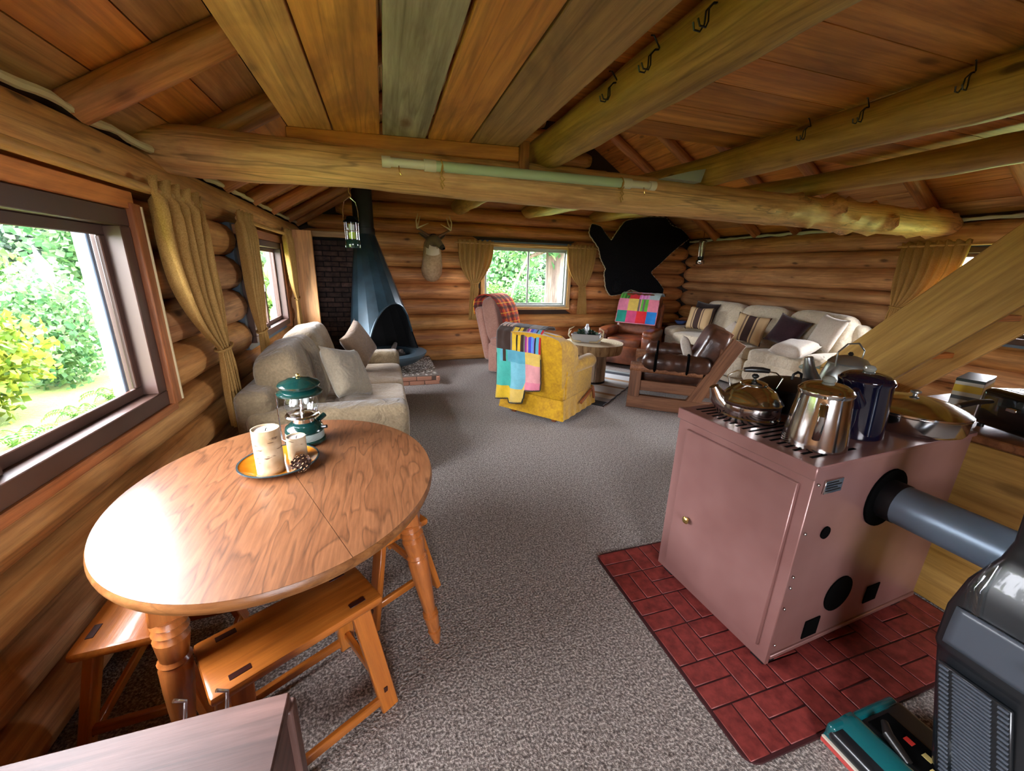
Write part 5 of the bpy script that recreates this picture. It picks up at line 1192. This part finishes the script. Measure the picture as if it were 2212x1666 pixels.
for sx in (-1, 1):
    for sy in (-1, 1): G().lathe([(.012, 0), (.012, .014)], 10, (sx*.075, sy*.12, 0)).build('foot', 'bakelite', to)
q = N('carton_print'); v = q.coords((1, 1, 1), False); sz_ = q.n('SeparateXYZ'); q.l(v, sz_.inputs[0]); ml = q.n('MapRange'); ml.inputs[1].default_value = 0; ml.inputs[2].default_value = .19; q.l(sz_.outputs[2], ml.inputs[0])
r_ = q.n('ValToRGB'); r_.color_ramp.interpolation = 'CONSTANT'; e = r_.color_ramp.elements
for i, (p, cl) in enumerate([(0, (170, 174, 170)), (.12, (206, 206, 196)), (.45, (88, 92, 92)), (.55, (214, 210, 190)), (.66, (226, 190, 60)), (.84, (214, 212, 196)), (.93, (60, 70, 66))]):
    el = e[i] if i < 2 else e.new(p); el.position = p; el.color = srgb(cl)
q.l(ml.outputs[0], r_.inputs[0]); q.l(r_.outputs[0], q.b.inputs['Base Color']); q.set(Roughness=.4)
cb = thing('carton', 'printed cardboard carton with yellow band beside the toaster', 'box', (2.88, 1.15, tz), radians(15))
G().rbox(-.13, .13, -.05, .05, 0, .19, .002, 1).build('box_body', 'carton_print', cb)
G().rbox(-.13, .13, -.05, .05, .19, .192, .0005, 1).build('top_flap', 'carton_print', cb)
g = G(); g.rbox(-.04, .04, -.0525, -.0495, .02, .075, .0005, 1); g.build('printed_panel', 'steel_dark', cb)
pp = thing('skillet', 'small dark skillet lying behind the toaster on the counter', 'pan', (3.16, .92, tz))
G().lathe([(.09, 0), (.11, .035), (.113, .035), (.092, .004)], 28, ring=True).build('pan_body', 'cast_black', pp); G().lathe([(0, 0), (.092, 0), (.092, .004), (0, .004)], 28).build('pan_floor', 'cast_black', pp); bar('handle', (.1, 0, .028), (.24, 0, .034), .022, .01, 'cast_black', pp)

# ---------------------------------------------------------------- upright vacuum cleaner
plain('vac_black', (22, 25, 28), .3, 0, Coat_Weight=.3); plain('vac_grey', (70, 76, 84), .38); plain('vac_teal', (10, 84, 88), .16, 0, Coat_Weight=.8); plain('bumper_red', (190, 70, 64), .5); plain('bumper_cream', (206, 196, 178), .5); plain('gold_print', (196, 178, 110), .4); plain('red_print', (196, 50, 44), .4)
plain('vac_cord', (30, 34, 38), .4)
vc = thing('vacuum_cleaner', 'black and teal upright vacuum cleaner next to the brick mat', 'vacuum', (1.595, .405, 0))
g = G(); g.rbox(-.235, .12, -.20, .185, .02, .075, .022, 4); g.build('nozzle_housing', 'vac_black', vc)
g = G(); P = [(-.232+.0, y, .0) for y in ()]
def hoodv(u, v):
    y = .19-.4*u; x = -.24+.15*v; return (x, y, .03+.062*sin(pi*.5*min(1, v*1.6))-.02*max(0, v-.8)/.2)
g = G(); g.grid(hoodv, 16, 10); g.build('nozzle_hood', 'vac_teal', vc, solid=-.012)
g = G(); g.rbox(-.23, .1, .165, .195, .025, .085, .014, 3); g.build('hood_side', 'vac_teal', vc)
g = G(); g.rbox(-.246, -.232, -.205, .19, .012, .028, .004, 1); g.build('front_bumper', 'bumper_red', vc)
g = G(); g.rbox(-.244, -.230, -.205, .19, .028, .036, .003, 1); g.build('bumper_stripe', 'bumper_cream', vc)
g = G(); g.rbox(-.085, .02, -.19, .155, .074, .080, .002, 1); pnl = g.build('control_deck', 'black', vc)
bar('brand_stripe', (-.05, -.14, .0812), (-.05, .0, .0812), .014, .002, 'gold_print', pnl, .0005)
for i in range(3): bar('printed_mark', (-.02, -.04+i*.05, .0812), (-.02, -.015+i*.05, .0812), .02, .002, 'red_print' if i % 2 == 0 else 'gold_print', pnl, .0005)
g = G(); g.tube([(-.10, .03, .082), (-.085, .10, .10), (-.05, .13, .098)], [.012, .016, .01], 10); g.build('height_knob', 'bakelite', vc)
for x in (-.16, .08):
    for y in (-.18, .17): G().lathe([(.022, -.012), (.022, .012)], 14, M=T(x, y, .022) @ RX(90)).build('wheel', 'bakelite', vc)
# body: loft of rounded sections leaning slightly
LE = lambda z: .44+.25*(z-.05) if z < .46 else .5425
LX = .06
sec = [(.06, .02, -.09, .085, .10), (.10, .02, -.087, .095, .11), (.30, .03, -.042, .095, .115), (.46, .035, -.015, .095, .125), (.48, .035, -.012, .10, .13), (.60, .04, -.006, .095, .13), (.70, .045, 0, .08, .11), (.80, .05, .005, .055, .07), (.86, .05, .005, .05, .06), (.98, .055, .015, .05, .058), (1.04, .06, .02, .045, .05), (1.07, .062, .02, .02, .02)]
sec = [(a, b+.03, c, d, e) for a, b, c, d, e in sec]
sg = lambda x, e: (abs(x)**e)*(1 if x >= 0 else -1)
def vb(u, v):
    t = v*(len(sec)-1); i = min(len(sec)-2, int(t)); a_, b_ = sec[i], sec[i+1]; f = t-i; z, cx_, cy_, hx, hy = [a_[k]+(b_[k]-a_[k])*f for k in range(5)]
    p = 2*pi*u; return (cx_+hx*sg(cos(p), .38), cy_+hy*sg(sin(p), .38), z)
g = G(); g.grid(vb, 40, 44, cu=True); g.build('body', 'vac_black', vc, smooth=50)
fp = G(); fp.grid(lambda u, v: (.065-.101-.003*sin(pi*v), -.012+.10*(1-2*u), .50+.13*v), 10, 8); fp.build('bag_cover', 'vac_grey', vc, solid=-.01)
GM = Matrix.Identity(4); GM[1][2] = .25; GM.translation = (.03, -.12, 0)
gr = G().rbox(-.078, -.066, -.07, .09, .10, .44, .004, 1); gr.v = [tuple(GM @ Vector(v)) for v in gr.v]; gr = gr.build('filter_grille', 'vac_black', vc)
for i in range(30): G().rbox(-.054, -.047, -.03-.12+.25*(.105+i*.0112), .052-.12+.25*(.105+i*.0112), .105+i*.0112, .111+i*.0112, .0008, 1).build('grille_bar', 'vac_grey', gr)
for y in (-.064, .061):
    for i in range(24): G().rbox(-.053, -.047, y-.12+.25*(.105+i*.014), y+.022-.12+.25*(.105+i*.014), .105+i*.014, .112+i*.014, .0008, 1).build('side_bar', 'vac_grey', gr)
g = G(); g.tube([(-.015, .06, .62), (-.005, .075, .70), (.025, .07, .78)], [.022, .02, .012], 10); g.build('bag_window', 'clear_glass', vc)
for k in range(9):
    P = []
    for i in range(40):
        a = 2*pi*i/40; P.append((-.0-.004*k+.014*sin(a*2+k), -.19-.010*(k % 3)-.006*k+.03*cos(a)*(1+.05*k), .37+.21*sin(a)*(1-.02*k)))
    g = G(); g.tube(P, .0045, 6, loop=True); g.build('power_cord', 'vac_cord', vc)

G().rbox(-.06, -.02, -.16, -.09, .57, .60, .006, 1).build('cord_hook', 'vac_black', vc)
# ---------------------------------------------------------------- loft stair
sc_ = thing('loft_stair', 'steep open loft stair with wide pale plank stringers', 'staircase', (3.0, 2.7, 0))
sl = Vector((0, .85, -1.0)).normalized()
def stringer(x):
    a = Vector((x, 2.475, .13)); b = Vector((x, .655, 2.268)); d = (b-a).normalized(); nrm_ = Vector((0, d.z, -d.y)); 
    M, L = frame(a-Vector((3.0, 2.7, 0)), b-Vector((3.0, 2.7, 0)), up=(1, 0, 0)); g = G(); g.rbox(0, L, -.165, .165, -.02, .02, .004, 1); return g.build('stringer', 'board_yellow', sc_, M)
stringer(3.02); stringer(3.52)
for i in range(8):
    f = (i+.6)/8; y = 2.475-1.82*f; z = .13+2.138*f
    bar('tread', (.035, y-2.7, z), (.505, y-2.7, z), .24, .035, 'board_orange' if i % 2 else 'rafter_red', sc_)
# small grey fish ornament hanging at the stair foot
q = plain('fish_grey', (128, 140, 128), .45)
fo = thing('fish_ornament', 'small grey fish ornament in front of the white bed pillow', 'ornament', (2.9, 2.02, .93))
G().sell((0, 0, 0), (.055, .014, .022), 1, 1, 16, 10).build('fish_body', 'fish_grey', fo, RZ(-25))
g = G(); g.add([(.05, -.022, 0), (.085, -.04, .018), (.078, -.035, 0), (.085, -.04, -.015)], [(0, 1, 2), (0, 2, 3)]); g.build('fish_tail', 'fish_grey', fo, smooth=0, solid=.003)
g = G(); g.tube([(.07, -.03, 0), (.11, -.05, .002), (.13, -.06, .0)], .0015, 5); g.build('hanging_wire', 'steel_dark', fo)

# ---------------------------------------------------------------- white pipe tied along the tie beam
plain('pvc_white', (214, 206, 192), .4); plain('pvc_mint', (178, 196, 168), .5); plain('twine', (176, 138, 74), .9)
M, L = frame((.035, 2.715, 2.145), (1.92, 2.715, 2.165))
pv = thing('pvc_pipe', 'white and mint plastic pipe tied along the log tie beam', 'pipe', (.035, 2.715, 2.145))
M0 = M.copy(); M0.translation = (0, 0, 0)
G().tube([(0, 0, 0), (L, 0, 0)], .025, 18).build('tube', 'pvc_white', pv, M0)
G().tube([(.30, 0, 0), (L-.27, 0, 0)], .0305, 18).build('mint_sleeve', 'pvc_mint', pv, M0)
for a, b, r in ((-.005, .045, .031), (.24, .31, .034), (L-.275, L-.20, .034), (L-.045, L+.005, .031)): G().tube([(a, 0, 0), (b, 0, 0)], r, 18).build('coupling', 'pvc_white', pv, M0)
for xs in (.345, L-.28):
    g = G(); g.tube([(xs+.004*sin(t), .036*cos(t*2*pi/14), .036*sin(t*2*pi/14)) for t in range(14)], .004, 6, loop=True); tw = g.build('twine_loop', 'twine', pv, M0)
    g = G(); g.tube([(xs, -.032, 0), (xs-.01, -.036, -.05), (xs+.012, -.03, -.075), (xs-.012, -.03, -.10), (xs, -.03, -.13)], .0045, 6); g.tube([(xs+.01, -.033, -.03), (xs-.015, -.035, -.07), (xs+.01, -.032, -.115)], .004, 6); g.build('twine_knot', 'twine', pv, M0)
for xs in (.09, L-.10): g = G(); g.tube([(xs, -.02, -.02), (xs, -.03, -.05), (xs+.01, -.025, -.07)], .003, 6); g.build('clip', 'brass', pv, M0)

# ---------------------------------------------------------------- wire hooks under the joists
def hook(x, y, z, k):
    h = thing('wire_hook', ['bent dark wire hook on the joist next to the plank loft', 'bent dark wire hook screwed into the middle joist'][k], 'hook', (x, y, z), 0, ['hooks on the joist beside the loft planks', 'hooks on the middle joist'][k])
    for s_ in (-1, 1):
        g = G(); g.tube([(.012, 0, .045), (-.012, s_*.002, .04), (-.03, s_*.006, .02), (-.028, s_*.008, -.012), (-.038, s_*.012, -.03), (-.06, s_*.012, -.03), (-.068, s_*.01, -.012)], .003, 6); g.build('wire', 'steel_dark', h)
    g = G(); g.tube([(.012, 0, .045), (-.03, -.014, .075), (-.045, -.02, .07)], .003, 6); g.build('upper_prong', 'steel_dark', h)
for y in (1.224, 1.506, 1.791): hook(1.13-.119, y, 2.30, 0)
for y in (1.28, 1.673, 1.97): hook(2.49-.105, y, 2.345, 1)
# grey plastic wedge on the tie beam
tag(G().poly([(2.02, 2.262), (2.30, 2.255), (2.30, 2.36), (2.22, 2.31)], 2.70, 2.74).build('plastic_scrap', 'pvc_grey', None) if 'pvc_grey' in MATS else (plain('pvc_grey', (158, 164, 176), .5), G().poly([(2.0, 2.23), (2.33, 2.225), (2.36, 2.32), (2.22, 2.29)], 2.72, 2.90).build('plastic_scrap', 'pvc_grey', None))[1], 'folded grey plastic scrap lying on the tie beam', 'plastic')

# ---------------------------------------------------------------- hanging lanterns
hl = thing('hanging_lantern', 'green based glass lantern hanging by its bail under the tie beam', 'lantern', (-.175, 2.86, 1.66))
plain('lime', (176, 190, 40), .3)
G().lathe([(.043, 0), (.045, .004), (.045, .045), (.041, .05), (.03, .054)], 28).build('base', 'lantern_green', hl)
G().lathe([(.02, .05), (.02, .095)], 16).build('battery_tube', 'lime', hl)
g = G(); g.grid(lambda u, v: ((.032+.006*sin(pi*v))*cos(2*pi*u), (.032+.006*sin(pi*v))*sin(2*pi*u), .052+.10*v), 24, 8, cu=True); g.build('globe', 'clear_glass', hl)
G().lathe([(.016, .09), (.018, .14)], 14).build('lamp_tube', 'white_trim', hl)
for i in range(8):
    a = i*pi/4; g = G(); g.tube([(.04*cos(a), .04*sin(a), .05), (.041*cos(a), .041*sin(a), .16)], .0022, 5); g.build('guard_wire', 'chrome', hl)
for z in (.1, .155): g = G(); g.tube([(.042*cos(t*2*pi/24), .042*sin(t*2*pi/24), z) for t in range(24)], .0025, 5, loop=True); g.build('guard_ring', 'chrome', hl)
G().lathe([(.048, .152), (.048, .158), (.03, .172), (.026, .185), (.01, .19)], 24).build('cap', 'black', hl)
g = G(); g.tube([(-.044, 0, .15), (-.044, 0, .22), (-.034, 0, .27), (0, 0, .30), (.034, 0, .27), (.044, 0, .22), (.044, 0, .15)], .0025, 6); g.build('bail', 'chrome', hl)
g = G(); g.tube([(0, 0, .355), (0, 0, .325), (.012, 0, .31), (.006, 0, .298), (-.006, 0, .296)], .003, 6); g.build('screw_hook', 'brass', hl)
h2 = thing('corner_lantern', 'small chrome lantern on a thin chain in the far corner by the bear skin', 'lantern', (5.46, 6.1, 1.74)); h2.scale = (1.35, 1.35, 1.25)
G().lathe([(.05, 0), (.055, .01), (.055, .05), (.045, .06), (.03, .07)], 20).build('base', 'chrome', h2)
G().lathe([(.035, .07), (.038, .10), (.03, .11)], 20).build('collar', 'lantern_green', h2)
g = G(); g.grid(lambda u, v: ((.03+.012*v)*cos(2*pi*u), (.03+.012*v)*sin(2*pi*u), .11+.2*v), 20, 4, cu=True); g.build('globe', 'clear_glass', h2)
for i in range(6):
    a = i*pi/3; g = G(); g.tube([(.034*cos(a), .034*sin(a), .1), (.046*cos(a), .046*sin(a), .32)], .004, 5); g.build('guard_wire', 'chrome', h2)
G().lathe([(.05, .31), (.05, .32), (.02, .34)], 18).build('cap', 'lantern_green', h2)
g = G(); g.tube([(0, 0, .33), (.004, 0, .40), (-.004, 0, .5), (0, 0, .62)], .0035, 5); g.build('chain', 'brass', h2)
